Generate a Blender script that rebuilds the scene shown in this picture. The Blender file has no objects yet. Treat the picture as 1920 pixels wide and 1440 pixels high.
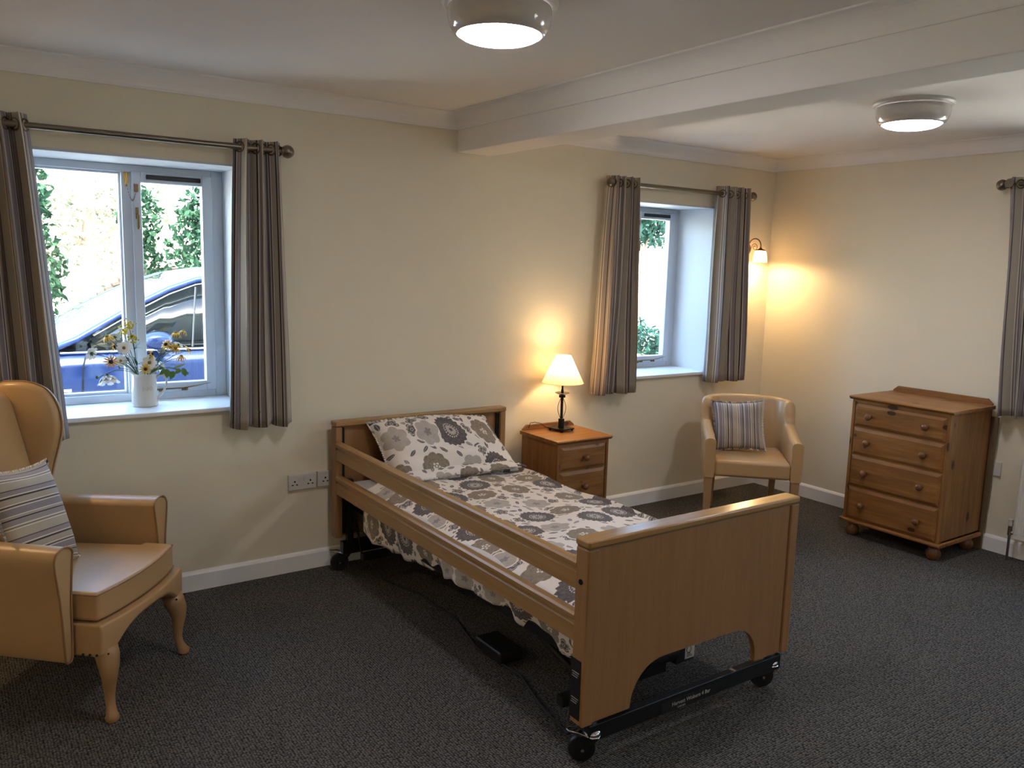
import bpy, math, random
import numpy as np
from mathutils import Matrix, Vector
random.seed(7); np.random.seed(7)
PI = math.pi
sc = bpy.context.scene
COL = sc.collection

# ------------------------------------------------------------------ camera
cam = bpy.data.cameras.new('camera'); camo = bpy.data.objects.new('camera', cam); COL.objects.link(camo)
cam.sensor_width = 36.0; cam.lens = 36.0 * 1547.28 / 1920.0; cam.clip_start = 0.05; cam.clip_end = 400
R = Matrix(((0.82319167, 0.0599879, -0.56458563), (-0.56708512, 0.13547033, -0.81244215), (0.0277479, 0.98896372, 0.1455363)))
m4 = R.to_4x4(); m4.translation = Vector((0, 0, 1.64)); camo.matrix_world = m4
sc.camera = camo
# ------------------------------------------------------------------ exposure, sky, sun
sc.view_settings.view_transform = 'Standard'; sc.view_settings.look = 'None'
sc.view_settings.gamma = 1.0; sc.view_settings.use_curve_mapping = False
sc.view_settings.exposure = 1.20
world = bpy.data.worlds.new('sky_world'); sc.world = world; world.use_nodes = True
wn = world.node_tree.nodes; wl = world.node_tree.links; wn.clear()
sky = wn.new('ShaderNodeTexSky'); sky.sky_type = 'NISHITA'; sky.sun_disc = False
sky.sun_elevation = math.radians(48); sky.sun_rotation = math.radians(200); sky.air_density = 1.0; sky.dust_density = 2.0
bg = wn.new('ShaderNodeBackground'); bg.inputs['Strength'].default_value = 1.9
wo = wn.new('ShaderNodeOutputWorld'); wl.new(sky.outputs[0], bg.inputs[0]); wl.new(bg.outputs[0], wo.inputs[0])
sl = bpy.data.lights.new('sun', 'SUN'); sl.energy = 17.0; sl.angle = math.radians(0.6); sl.color = (1.0, 0.95, 0.86)
so = bpy.data.objects.new('sun', sl); COL.objects.link(so)
sd = Vector((0.10, 0.62, -0.95)).normalized()      # the sun stands behind the house, high
so.rotation_euler = sd.to_track_quat('-Z', 'Y').to_euler()
LAMP = 26.0          # ceiling diffusers
# ------------------------------------------------------------------ small helpers
def lin(c):
    if isinstance(c, str):
        c = c.lstrip('#'); c = tuple(int(c[i:i+2], 16) / 255 for i in (0, 2, 4))
    return tuple(x / 12.92 if x <= 0.04045 else ((x + 0.055) / 1.055) ** 2.4 for x in c[:3]) + (1.0,)

class MB:
    """collects shapes into one mesh"""
    def __init__(s, off=(0, 0, 0)):
        s.v = []; s.f = []; s.uv = []; s.off = Vector(off); s.hasuv = False
    def add(s, vs, fs, uv=None):
        n = len(s.v)
        s.v += [tuple(Vector(p) - s.off) for p in vs]
        s.f += [tuple(i + n for i in f) for f in fs]
        if uv: s.hasuv = True; s.uv += list(uv)
        else: s.uv += [(0, 0)] * len(vs)
        return s
    def box(s, x0, x1, y0, y1, z0, z1):
        vs = [(x, y, z) for x in (x0, x1) for y in (y0, y1) for z in (z0, z1)]
        return s.add(vs, [(0, 1, 3, 2), (4, 6, 7, 5), (0, 4, 5, 1), (2, 3, 7, 6), (0, 2, 6, 4), (1, 5, 7, 3)])
    def obox(s, c, size, rot=None):
        rot = rot or Matrix.Identity(3); h = [a / 2 for a in size]
        vs = [Vector(c) + rot @ Vector((x, y, z)) for x in (-h[0], h[0]) for y in (-h[1], h[1]) for z in (-h[2], h[2])]
        return s.add(vs, [(0, 1, 3, 2), (4, 6, 7, 5), (0, 4, 5, 1), (2, 3, 7, 6), (0, 2, 6, 4), (1, 5, 7, 3)])
    def prism(s, poly, axis, a0, a1, uv=False):
        def P(u, v, a):
            return (a, u, v) if axis == 'x' else (u, a, v) if axis == 'y' else (u, v, a)
        n = len(poly)
        vs = [P(u, v, a0) for u, v in poly] + [P(u, v, a1) for u, v in poly]
        fs = [tuple(range(n - 1, -1, -1)), tuple(range(n, 2 * n))] + [(i, (i + 1) % n, n + (i + 1) % n, n + i) for i in range(n)]
        return s.add(vs, fs)
    def lathe(s, prof, c=(0, 0, 0), n=32, close=True, rot=None, sx=1, sy=1):
        c = Vector(c); vs = []; fs = []
        for r, z in prof:
            for i in range(n):
                a = 2 * PI * i / n; p = Vector((r * math.cos(a) * sx, r * math.sin(a) * sy, z))
                vs.append(c + (rot @ p if rot else p))
        for j in range(len(prof) - 1):
            for i in range(n):
                fs.append((j * n + i, j * n + (i + 1) % n, (j + 1) * n + (i + 1) % n, (j + 1) * n + i))
        if close:
            fs.append(tuple(range(n - 1, -1, -1))); fs.append(tuple((len(prof) - 1) * n + i for i in range(n)))
        return s.add(vs, fs)
    def tube(s, pts, r, n=8, closed=False, flat=1.0):
        pts = [Vector(p) for p in pts]; m = len(pts); rs = r if isinstance(r, (list, tuple)) else [r] * m
        vs = []; fs = []; up = None
        for i, p in enumerate(pts):
            if closed: t = (pts[(i + 1) % m] - pts[i - 1])
            else: t = pts[min(i + 1, m - 1)] - pts[max(i - 1, 0)]
            t.normalize()
            if up is None:
                up = Vector((0, 0, 1)) if abs(t.z) < 0.9 else Vector((1, 0, 0))
            a = t.cross(up)
            if a.length < 1e-4: a = t.cross(Vector((0, 1, 0)))
            a.normalize(); b = a.cross(t).normalized(); up = b
            for k in range(n):
                q = 2 * PI * k / n
                vs.append(p + (a * math.cos(q) + b * math.sin(q) * flat) * rs[i])
        e = m if closed else m - 1
        for i in range(e):
            for k in range(n):
                j = (i + 1) % m
                fs.append((i * n + k, i * n + (k + 1) % n, j * n + (k + 1) % n, j * n + k))
        if not closed:
            fs.append(tuple(range(n - 1, -1, -1))); fs.append(tuple((m - 1) * n + k for k in range(n)))
        return s.add(vs, fs)
    def cyl(s, p0, p1, r, r1=None, n=16):
        return s.tube([p0, p1], [r, r if r1 is None else r1], n)
    def sphere(s, c, r, n=16, m=10, sc3=(1, 1, 1)):
        vs = []; fs = []
        for j in range(m + 1):
            th = PI * j / m
            for i in range(n):
                ph = 2 * PI * i / n
                vs.append((c[0] + r * sc3[0] * math.sin(th) * math.cos(ph), c[1] + r * sc3[1] * math.sin(th) * math.sin(ph), c[2] + r * sc3[2] * math.cos(th)))
        for j in range(m):
            for i in range(n):
                fs.append((j * n + i, (j + 1) * n + i, (j + 1) * n + (i + 1) % n, j * n + (i + 1) % n))
        return s.add(vs, fs)
    def grid(s, fn, nu, nv, uvf=None, closeu=False):
        vs = []; uv = []; fs = []
        for i in range(nu + 1):
            for j in range(nv + 1):
                u, v = i / nu, j / nv
                vs.append(fn(u, v)); uv.append(uvf(u, v) if uvf else (u, v))
        for i in range(nu):
            for j in range(nv):
                a = i * (nv + 1) + j
                fs.append((a, a + nv + 1, a + nv + 2, a + 1))
        return s.add(vs, fs, uv)
    def build(s, name, mat, parent=None, smooth=False, bevel=0, seg=2, solid=0, subd=0, angle=None, offs=0):
        me = bpy.data.meshes.new(name); me.from_pydata(s.v, [], s.f); me.update()
        if s.hasuv:
            ul = me.uv_layers.new(name='UVMap')
            idx = np.zeros(len(me.loops), dtype=np.int32); me.loops.foreach_get('vertex_index', idx)
            ul.data.foreach_set('uv', np.array(s.uv, dtype=np.float32)[idx].ravel())
        import bmesh
        bm = bmesh.new(); bm.from_mesh(me); 
        if smooth: bmesh.ops.remove_doubles(bm, verts=bm.verts, dist=1e-5)
        bmesh.ops.recalc_face_normals(bm, faces=bm.faces); bm.to_mesh(me); bm.free()
        if mat: me.materials.append(mat)
        if smooth:
            me.polygons.foreach_set('use_smooth', [True] * len(me.polygons))
            if angle: me.set_sharp_from_angle(angle=math.radians(angle))
        o = bpy.data.objects.new(name, me); COL.objects.link(o)
        if parent: o.parent = parent
        if solid:
            m = o.modifiers.new('solid', 'SOLIDIFY'); m.thickness = solid; m.offset = offs
        if bevel:
            m = o.modifiers.new('bevel', 'BEVEL'); m.width = bevel; m.segments = seg; m.limit_method = 'ANGLE'; m.angle_limit = math.radians(35)
            if not smooth:
                me.polygons.foreach_set('use_smooth', [True] * len(me.polygons)); m.harden_normals = True
        if subd:
            m = o.modifiers.new('sub', 'SUBSURF'); m.levels = subd; m.render_levels = subd
        return o

def tag(o, label=None, cat=None, group=None, kind=None):
    if label: o['label'] = label
    if cat: o['category'] = cat
    if group: o['group'] = group
    if kind: o['kind'] = kind
    return o
def thing(name, label, cat, loc=(0, 0, 0), rz=0, group=None):
    o = bpy.data.objects.new(name, None); COL.objects.link(o); o.location = loc; o.rotation_euler = (0, 0, rz)
    o.empty_display_size = 0.1
    return tag(o, label, cat, group)
def root_struct(name, loc=(0, 0, 0)):
    o = bpy.data.objects.new(name, None); COL.objects.link(o); o.location = loc; o['kind'] = 'structure'; return o
def struct(name, mb, m, **k):
    o = mb.build(name, m, **k); o['kind'] = 'structure'; return o
def copy_tree(o, parent=None):
    c = o.copy(); COL.objects.link(c); c.parent = parent
    for ch in list(o.children): copy_tree(ch, c)
    return c

# ------------------------------------------------------------------ materials
class NT:
    def __init__(s, name):
        s.m = bpy.data.materials.new(name); s.m.use_nodes = True; s.t = s.m.node_tree; s.n = s.t.nodes; s.l = s.t.links
        s.b = s.n['Principled BSDF']; s.out = s.n['Material Output']
    def link(s, a, b):
        s.l.new(a, b)
    def inp(s, sock, v):
        if isinstance(v, bpy.types.NodeSocket): s.l.new(v, sock)
        elif v is not None: sock.default_value = v
    def math(s, op, a, b=None, c=None, clamp=False):
        n = s.n.new('ShaderNodeMath'); n.operation = op; n.use_clamp = clamp
        for i, v in enumerate((a, b, c)):
            if v is not None: s.inp(n.inputs[i], v)
        return n.outputs[0]
    def vmath(s, op, a, b=None):
        n = s.n.new('ShaderNodeVectorMath'); n.operation = op
        s.inp(n.inputs[0], a)
        if b is not None: s.inp(n.inputs[1], b)
        return n.outputs[0]
    def mix(s, f, a, b):
        n = s.n.new('ShaderNodeMix'); n.data_type = 'RGBA'
        s.inp(n.inputs[0], f); s.inp(n.inputs[6], a); s.inp(n.inputs[7], b); return n.outputs[2]
    def coord(s, kind='Object', scale=(1, 1, 1), rot=(0, 0, 0)):
        tc = s.n.new('ShaderNodeTexCoord'); mp = s.n.new('ShaderNodeMapping')
        mp.inputs['Scale'].default_value = scale; mp.inputs['Rotation'].default_value = rot
        s.l.new(tc.outputs[kind], mp.inputs[0]); return mp.outputs[0]
    def noise(s, vec, scale=5, detail=3, rough=0.5, dist=0.0):
        n = s.n.new('ShaderNodeTexNoise'); s.l.new(vec, n.inputs['Vector'])
        n.inputs['Scale'].default_value = scale; n.inputs['Detail'].default_value = detail
        n.inputs['Roughness'].default_value = rough; n.inputs['Distortion'].default_value = dist
        return n.outputs['Fac']
    def vor(s, vec, scale=1, rnd=1, dim='3D', feature='F1'):
        n = s.n.new('ShaderNodeTexVoronoi'); n.voronoi_dimensions = dim; n.feature = feature
        s.l.new(vec, n.inputs['Vector']); n.inputs['Scale'].default_value = scale; n.inputs['Randomness'].default_value = rnd
        return n
    def ramp(s, fac, stops, interp='LINEAR'):
        n = s.n.new('ShaderNodeValToRGB'); cr = n.color_ramp; cr.interpolation = interp
        cr.elements[0].position = stops[0][0]; cr.elements[0].color = lin(stops[0][1])
        cr.elements[1].position = stops[-1][0]; cr.elements[1].color = lin(stops[-1][1])
        for p, c in stops[1:-1]:
            e = cr.elements.new(p); e.color = lin(c)
        s.inp(n.inputs[0], fac); return n.outputs[0]
    def sep(s, vec):
        n = s.n.new('ShaderNodeSeparateXYZ'); s.l.new(vec, n.inputs[0]); return n.outputs
    def comb(s, x, y, z=0.0):
        n = s.n.new('ShaderNodeCombineXYZ'); s.inp(n.inputs[0], x); s.inp(n.inputs[1], y); s.inp(n.inputs[2], z); return n.outputs[0]
    def bump(s, h, strength=0.3, dist=0.01):
        n = s.n.new('ShaderNodeBump'); n.inputs['Strength'].default_value = strength; n.inputs['Distance'].default_value = dist
        s.l.new(h, n.inputs['Height']); s.l.new(n.outputs[0], s.b.inputs['Normal'])
    def set(s, base=None, rough=None, metal=None, spec=None, emis=None, estr=None, coat=None, sheen=None, sss=None):
        for k, v in (('Base Color', base), ('Roughness', rough), ('Metallic', metal), ('Specular IOR Level', spec),
                     ('Emission Color', emis), ('Emission Strength', estr), ('Coat Weight', coat), ('Sheen Weight', sheen)):
            if v is not None:
                if isinstance(v, str): v = lin(v)
                s.inp(s.b.inputs[k], v)
        return s
def plain(name, col, rough=0.5, metal=0.0, spec=0.5, nscale=0, nstr=0.1, ndist=0.002, coat=0, vary=0.04):
    t = NT(name); t.set(rough=rough, metal=metal, spec=spec, coat=coat)
    v = t.coord()
    c = lin(col); d = tuple(x * (1 - vary) for x in c[:3]) + (1,)
    t.link(t.mix(t.noise(v, 9, 3), c, d), t.b.inputs['Base Color'])
    if nscale: t.bump(t.noise(v, nscale, 4, 0.6), nstr, ndist)
    return t.m
def emit(name, col, strength):
    t = NT(name); t.set(base=(0.8, 0.8, 0.8, 1), rough=0.3, emis=lin(col), estr=strength); return t.m

M = {}
M['wall'] = plain('cream_wall_paint', '#e3dac4', 0.75, spec=0.25, nscale=160, nstr=0.12, ndist=0.0015, vary=0.03)
M['white_paint'] = plain('white_ceiling_paint', '#eeeae6', 0.8, spec=0.2, nscale=120, nstr=0.06, vary=0.02)
M['gloss_white'] = plain('white_gloss_paint', '#efefee', 0.3, spec=0.5, nscale=25, nstr=0.05, ndist=0.002, vary=0.02)
M['window_white_dimmed'] = plain('dimmed_window_gloss_paint', '#c9ced6', 0.3, spec=0.5, nscale=25, nstr=0.05, ndist=0.002, vary=0.02)  # white gloss darkened and blued so the frames look less brightly lit
M['reveal'] = plain('dimmed_reveal_paint', '#ccd0d4', 0.55, spec=0.35, nscale=60, nstr=0.08, vary=0.02)  # white paint greyed in its colour to tone down daylight on the reveals
M['plastic_white'] = plain('white_plastic', '#cfcbc4', 0.35)
M['black'] = plain('black_plastic', '#141416', 0.45)
M['hole'] = plain('socket_hole', '#050505', 0.9)
M['dark_metal'] = plain('dark_grey_steel', '#303233', 0.35, metal=0.7)
M['iron'] = plain('black_iron', '#0e0d0d', 0.4, metal=0.5)
M['chrome'] = plain('chrome', '#c8c8c8', 0.12, metal=1.0)
M['pewter'] = plain('brushed_pewter', '#83796b', 0.3, metal=1.0)
M['brass'] = plain('worn_brass', '#b89858', 0.28, metal=1.0)
M['old_brass'] = plain('aged_bronze', '#7d6a4c', 0.35, metal=1.0)
M['copper'] = plain('antique_copper', '#a0623a', 0.35, metal=1.0)
M['leather'] = plain('tan_leatherette', '#b8966a', 0.36, spec=0.45, nscale=420, nstr=0.12, ndist=0.0008, vary=0.08)
M['leather_pipe'] = plain('tan_piping', '#8f6e48', 0.5, vary=0.06)
M['legwood'] = plain('pale_varnished_leg_wood', '#a5835c', 0.35, nscale=30, nstr=0.05, vary=0.15)
M['stud'] = plain('dark_stud', '#2a1d14', 0.4, metal=0.6)
M['ceramic'] = plain('cream_glazed_ceramic', '#d8d2c6', 0.16, coat=0.4, vary=0.03)
M['radiator'] = plain('radiator_enamel', '#d5d3cc', 0.35)
M['sheet'] = plain('white_cotton_sheet', '#d0ccc8', 0.85, nscale=40, nstr=0.2, ndist=0.004)
M['mattress'] = plain('mattress_cover', '#3a3a44', 0.7)
M['cable'] = plain('cable_rubber', '#0c0c0c', 0.6)
M['board'] = plain('dark_stained_board', '#7a6446', 0.55, vary=0.3)

def wood(name, dark, mid, light, axis='z', knots=0.0, scale=1.0, rough=0.42, rings=9):
    t = NT(name)
    st = {'x': (0.07, 1, 1), 'y': (1, 0.07, 1), 'z': (1, 1, 0.07)}[axis]
    v = t.coord('Object', tuple(a * scale for a in st))
    n1 = t.noise(v, rings * 2.2, 5, 0.6, 1.2)
    n2 = t.noise(v, rings * 14, 3, 0.6)
    f = t.math('ADD', t.math('MULTIPLY', n1, 0.75), t.math('MULTIPLY', n2, 0.25))
    c = t.ramp(f, [(0.30, dark), (0.5, mid), (0.68, light)])
    if knots:
        kv = t.coord('Object', {'x': (0.55, 1, 1), 'y': (1, 0.55, 1), 'z': (1, 1, 0.55)}[axis])
        vo = t.vor(kv, 13.0, 1.0)
        d = vo.outputs['Distance']; rnd = t.sep(vo.outputs['Color'])
        sz = t.math('MULTIPLY', t.math('POWER', rnd[0], 2.2), 0.24 * knots)
        k = t.math('LESS_THAN', d, sz)
        halo = t.math('SUBTRACT', 1.0, t.math('DIVIDE', d, t.math('ADD', t.math('MULTIPLY', sz, 2.6), 0.001)), clamp=True)
        c = t.mix(t.math('MULTIPLY', halo, 0.6), c, lin(dark))
        c = t.mix(t.math('MULTIPLY', k, 0.85), c, lin('#331a0a'))
    t.link(c, t.b.inputs['Base Color']); t.set(rough=rough, spec=0.45)
    t.bump(n2, 0.06, 0.001)
    return t.m
M['beech'] = wood('beech_laminate', '#8d6640', '#956d45', '#9d754c', 'z', rough=0.38, rings=12)
M['beech_x'] = wood('beech_laminate_x', '#94703f', '#a07a4c', '#aa8457', 'x', rough=0.22, rings=12)
M['beech_y'] = wood('beech_laminate_y', '#94703f', '#a07a4c', '#aa8457', 'y', rough=0.35, rings=12)
PD = ('#6f4722', '#8a5d2f', '#a2743e')
M['pine_x'] = wood('pine_x', *PD, 'x', knots=1.0)
M['pine_y'] = wood('pine_y', *PD, 'y', knots=1.0)
M['pine_z'] = wood('pine_z', *PD, 'z', knots=1.0)
M['pine_knob'] = wood('pine_knob', '#5c3a1c', '#70492a', '#845a36', 'z', rough=0.3)

def carpet():
    t = NT('charcoal_loop_carpet'); v = t.coord('Object')
    vo = t.vor(v, 105, 0.45, '2D'); d = vo.outputs['Distance']
    big = t.noise(v, 1.6, 2)
    c = t.ramp(d, [(0.0, '#918d85'), (0.4, '#625f5a'), (0.68, '#1a1a1b')])
    c2 = t.mix(t.math('MULTIPLY', t.sep(vo.outputs['Color'])[1], 0.5), c, lin('#262627'))
    c3 = t.mix(t.math('MULTIPLY', big, 0.3), c2, lin('#33312e'))
    t.link(c3, t.b.inputs['Base Color']); t.set(rough=0.95, spec=0.1)
    t.bump(t.math('SUBTRACT', 1.0, d), 0.9, 0.005); return t.m
M['carpet'] = carpet()

STRIPES = [(4.4, '#b2a898'), (0.5, '#e6ded2'), (0.9, '#8d8278'), (0.5, '#e2dace'), (2.6, '#98908f'), (0.6, '#2e2a2e'), (1.2, '#aaa29a'),
           (0.4, '#e6ded2'), (3.4, '#8c8489'), (0.5, '#dcd4c8'), (1.0, '#5e575c'), (0.4, '#e6ded2'), (3.0, '#aca192'), (0.9, '#38343a'),
           (0.7, '#d8d0c4'), (2.2, '#978c8e'), (0.5, '#4a4448')]
def stripes(name, period=None, colors=STRIPES, scale=1.0):
    t = NT(name); tot = sum(w for w, _ in colors) / 100 * scale
    uvx = t.sep(t.coord('UV'))[0]
    f = t.math('FRACT', t.math('DIVIDE', uvx, tot))
    st = []; a = 0; T = sum(w for w, _ in colors)
    for w, c in colors: st.append((a / T, c)); a += w
    c = t.ramp(f, st, 'CONSTANT')
    nz = t.noise(t.coord('UV', (600, 600, 1)), 1.0, 2)
    c = t.mix(t.math('MULTIPLY', nz, 0.25), c, lin('#5a5250'))
    t.link(c, t.b.inputs['Base Color']); t.set(rough=0.85, spec=0.2, sheen=0.15)
    t.bump(nz, 0.15, 0.001); return t.m
M['stripe'] = stripes('striped_curtain_cloth')
M['stripe_small'] = stripes('striped_cushion_cloth', scale=0.72)

def floral():
    t = NT('floral_bedding_cotton'); uv = t.coord('UV')
    wob = t.n.new('ShaderNodeTexNoise'); t.l.new(uv, wob.inputs['Vector']); wob.inputs['Scale'].default_value = 60; wob.inputs['Detail'].default_value = 2
    wv = t.vmath('SCALE', t.vmath('SUBTRACT', wob.outputs['Color'], (0.5, 0.5, 0.5))); wv.node.inputs['Scale'].default_value = 0.006
    uvw = t.vmath('ADD', uv, wv)
    def layer(cell, rnd, off):
        v = t.vmath('ADD', t.vmath('MULTIPLY', uvw, (1 / cell, 1 / cell, 1)), off)
        vo = t.vor(v, 1.0, rnd, '2D')
        loc = t.sep(t.vmath('SUBTRACT', v, vo.outputs['Position'])); r = vo.outputs['Distance']; rn = t.sep(vo.outputs['Color'])
        ang = t.math('ADD', t.math('ARCTAN2', loc[1], loc[0]), t.math('MULTIPLY', rn[2], 6.28))
        return loc, r, rn, ang
    def lt(a, b): return t.math('LESS_THAN', a, b)
    def gt(a, b): return t.math('GREATER_THAN', a, b)
    def mul(*a):
        x = a[0]
        for y in a[1:]: x = t.math('MULTIPLY', x, y)
        return x
    def saw(ang, n):   # triangle wave 0..1
        f = t.math('FRACT', t.math('MULTIPLY', ang, n / (2 * PI)))
        return t.math('ABSOLUTE', t.math('SUBTRACT', t.math('MULTIPLY', f, 2.0), 1.0))
    def lobes(ang, n): return t.math('ABSOLUTE', t.math('SINE', t.math('MULTIPLY', ang, n / 2)))
    paper = lin('#ebe3da'); dark = lin('#5c5556'); dark2 = lin('#453f43'); taupe = lin('#8c7f6e'); taupe2 = lin('#76695b'); pale = lin('#b7afa6'); greyp = lin('#8c8688')
    col = paper
    # --- leaves layer
    loc, r, rn, ang = layer(0.055, 0.75, (3.1, 1.7, 0))
    ca = t.math('MULTIPLY', rn[0], 6.28)
    cx = t.math('ADD', mul(loc[0], t.math('COSINE', ca)), mul(loc[1], t.math('SINE', ca)))
    cy = t.math('SUBTRACT', mul(loc[1], t.math('COSINE', ca)), mul(loc[0], t.math('SINE', ca)))
    ell = t.math('ADD', t.math('POWER', t.math('ABSOLUTE', t.math('DIVIDE', cx, 0.40)), 1.5), t.math('POWER', t.math('DIVIDE', cy, 0.17), 2.0))
    leaf = mul(lt(ell, 1.0), gt(rn[1], 0.22), t.math('SUBTRACT', 1.0, mul(lt(t.math('ABSOLUTE', cy), 0.018), 0.6)))
    leafc = t.mix(gt(rn[2], 0.45), dark, greyp)
    # --- small outlined flowers
    loc3, r3, rn3, ang3 = layer(0.11, 0.7, (0.4, 5.2, 0))
    R3 = t.math('ADD', 0.20, t.math('MULTIPLY', lobes(ang3, 5), 0.13))
    q3 = t.math('DIVIDE', r3, R3); s3 = mul(lt(q3, 1.0), gt(rn3[0], 0.42))
    c3 = t.mix(mul(lt(q3, 0.84), gt(q3, 0.66)), dark, pale); c3 = t.mix(lt(q3, 0.3), c3, pale); c3 = t.mix(lt(q3, 0.14), c3, dark2)
    clear3 = t.math('SUBTRACT', 1.0, mul(lt(r3, 0.38), gt(rn3[0], 0.42)))
    # --- big flowers
    loc1, r1, rn1, ang1 = layer(0.192, 0.45, (0.15, 0.35, 0))
    tA = lt(rn1[0], 0.40); tC = gt(rn1[0], 0.74)
    tB = t.math('SUBTRACT', t.math('SUBTRACT', 1.0, tA), tC)
    RA = t.math('ADD', 0.40, t.math('MULTIPLY', saw(ang1, 19), 0.055))
    RB = t.math('ADD', 0.35, t.math('MULTIPLY', lobes(ang1, 9), 0.05))
    RC = t.math('ADD', 0.29, t.math('MULTIPLY', lobes(ang1, 6), 0.08))
    Rb = t.math('ADD', t.math('ADD', mul(RA, tA), mul(RB, tB)), mul(RC, tC))
    ins = lt(r1, Rb); clear = gt(r1, t.math('ADD', Rb, 0.05))
    # A: dark chrysanthemum
    cA = t.mix(mul(saw(ang1, 38), t.math('MULTIPLY', r1, 1.4)), dark, dark2)
    cA = t.mix(lt(r1, t.math('ADD', 0.12, t.math('MULTIPLY', saw(ang1, 14), 0.05))), cA, pale)
    dots = mul(lt(t.math('ABSOLUTE', t.math('SUBTRACT', r1, 0.195)), 0.013), gt(t.math('SINE', t.math('MULTIPLY', ang1, 20)), 0.0))
    cA = t.mix(dots, cA, paper); cA = t.mix(lt(r1, t.math('ADD', 0.03, t.math('MULTIPLY', lobes(ang1, 5), 0.03))), cA, dark2)
    # B: taupe peony
    q = t.math('FRACT', t.math('ADD', t.math('MULTIPLY', r1, 7.0), t.math('MULTIPLY', lobes(ang1, 9), 0.5)))
    cB = t.mix(t.math('POWER', q, 3.0), taupe, taupe2)
    cB = t.mix(lt(r1, t.math('ADD', 0.05, t.math('MULTIPLY', lobes(ang1, 5), 0.065))), cB, lin('#e4ddd4'))
    cB = t.mix(mul(lt(t.math('ABSOLUTE', t.math('SUBTRACT', r1, 0.045)), 0.012)), cB, taupe2)
    # C: pale bloom
    cC = t.mix(mul(lobes(ang1, 6), 0.35), pale, lin('#a59d95')); cC = t.mix(lt(r1, t.math('ADD', 0.05, t.math('MULTIPLY', lobes(ang1, 5), 0.06))), cC, greyp)
    big = t.mix(tA, t.mix(tC, cB, cC), cA)
    col = t.mix(mul(leaf, clear, clear3), col, leafc)
    col = t.mix(mul(s3, clear), col, c3)
    col = t.mix(ins, col, big)
    # woven watercolour unevenness
    nz = t.noise(uv, 90, 4, 0.6)
    col = t.mix(t.math('MULTIPLY', t.math('SUBTRACT', nz, 0.35, clamp=True), 0.35), col, paper)
    t.link(col, t.b.inputs['Base Color']); t.set(rough=0.85, spec=0.2, sheen=0.1)
    t.bump(t.noise(uv, 14, 3, 0.55, 0.6), 0.35, 0.012); return t.m
M['floral'] = floral()

def glass(name, tint=(1, 1, 1, 1), refl=0.06):
    t = NT(name); t.n.remove(t.b)
    a = t.n.new('ShaderNodeBsdfTransparent'); a.inputs[0].default_value = tint
    g = t.n.new('ShaderNodeBsdfGlossy'); g.inputs['Roughness'].default_value = 0.02
    mx = t.n.new('ShaderNodeMixShader'); lw = t.n.new('ShaderNodeLayerWeight'); lw.inputs[0].default_value = .5
    t.l.new(t.math('ADD', t.math('MULTIPLY', t.math('POWER', lw.outputs['Facing'], 5.0), .9), .03), mx.inputs[0])
    t.l.new(a.outputs[0], mx.inputs[1]); t.l.new(g.outputs[0], mx.inputs[2]); t.l.new(mx.outputs[0], t.out.inputs[0]); return t.m
M['glass'] = glass('window_glass', (0.93, 0.97, 0.96, 1))
def shade_mat(name, col, tr=0.55, em=None, es=0):
    t = NT(name); t.n.remove(t.b)
    d = t.n.new('ShaderNodeBsdfDiffuse'); d.inputs[0].default_value = lin(col)
    r = t.n.new('ShaderNodeBsdfTranslucent'); r.inputs[0].default_value = lin(col)
    mx = t.n.new('ShaderNodeMixShader'); mx.inputs[0].default_value = tr
    t.l.new(d.outputs[0], mx.inputs[1]); t.l.new(r.outputs[0], mx.inputs[2])
    if em:
        e = t.n.new('ShaderNodeEmission'); e.inputs[0].default_value = lin(em); e.inputs[1].default_value = es
        ad = t.n.new('ShaderNodeAddShader'); t.l.new(mx.outputs[0], ad.inputs[0]); t.l.new(e.outputs[0], ad.inputs[1]); t.l.new(ad.outputs[0], t.out.inputs[0])
    else: t.l.new(mx.outputs[0], t.out.inputs[0])
    return t.m
M['lampshade'] = shade_mat('cream_fabric_shade', '#f6e6c8', 0.5)
M['opal'] = shade_mat('opal_glass', '#fff2dc', 0.4, '#ffdfae', 1.6)
M['diffuser'] = emit('lit_diffuser', '#fbf7ff', LAMP)
M['bulb'] = emit('warm_bulb', '#ffd08a', 25)

# ------------------------------------------------------------------ the room
YW, XW, XL, YF, ZC = 4.06, 5.14, -1.25, -2.9, 2.435
TH = 0.40
W1 = (0.27, 1.23); W2 = (3.555, 4.515); W3 = (1.20, 2.16); W_ADDED = (-1.30, -.34); ZS, ZH = 0.885, 2.065
mb = MB(); mb.box(XL - .3, XW + TH, YF - .3, YW + TH, -0.12, 0.0); struct('floor', mb, M['carpet'])
def wall_cells(mb, axis, a0, a1, b0, b1, holes, z1):
    """wall slab between a0..a1 along its length and b0..b1 in depth, with holes"""
    cuts = sorted({a0, a1} | {h for w in holes for h in w})
    for p, q in zip(cuts, cuts[1:]):
        inh = any(abs(p - w[0]) < 1e-6 for w in holes)
        for z0, zz in ([(-.1, ZS), (ZH, z1)] if inh else [(-.1, z1)]):
            if axis == 'x': mb.box(p, q, b0, b1, z0, zz)
            else: mb.box(b0, b1, p, q, z0, zz)
mb = MB(); wall_cells(mb, 'x', XL - .3, XW + TH, YW, YW + TH, [W1, W2], ZC + .15); struct('wall_back', mb, M['wall'])
mb = MB(); wall_cells(mb, 'y', YF - .3, YW, XW, XW + TH, [W3, W_ADDED], ZC + .15); struct('wall_right', mb, M['wall'])
mb = MB(); mb.box(XL - .3, XL, YF - .3, YW, -.1, ZC + .15); struct('wall_left', mb, M['wall'])
mb = MB(); mb.box(XL, XW, YF - .3, YF, -.1, ZC + .15); struct('wall_front', mb, M['wall'])
mb = MB(); mb.box(XL - .4, XW + TH + .1, YF - .4, YW + TH + .25, ZC, ZC + .2); struct('ceiling', mb, M['white_paint'])
BX0, BX1, BZ = 2.41, 2.63, 2.235
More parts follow.
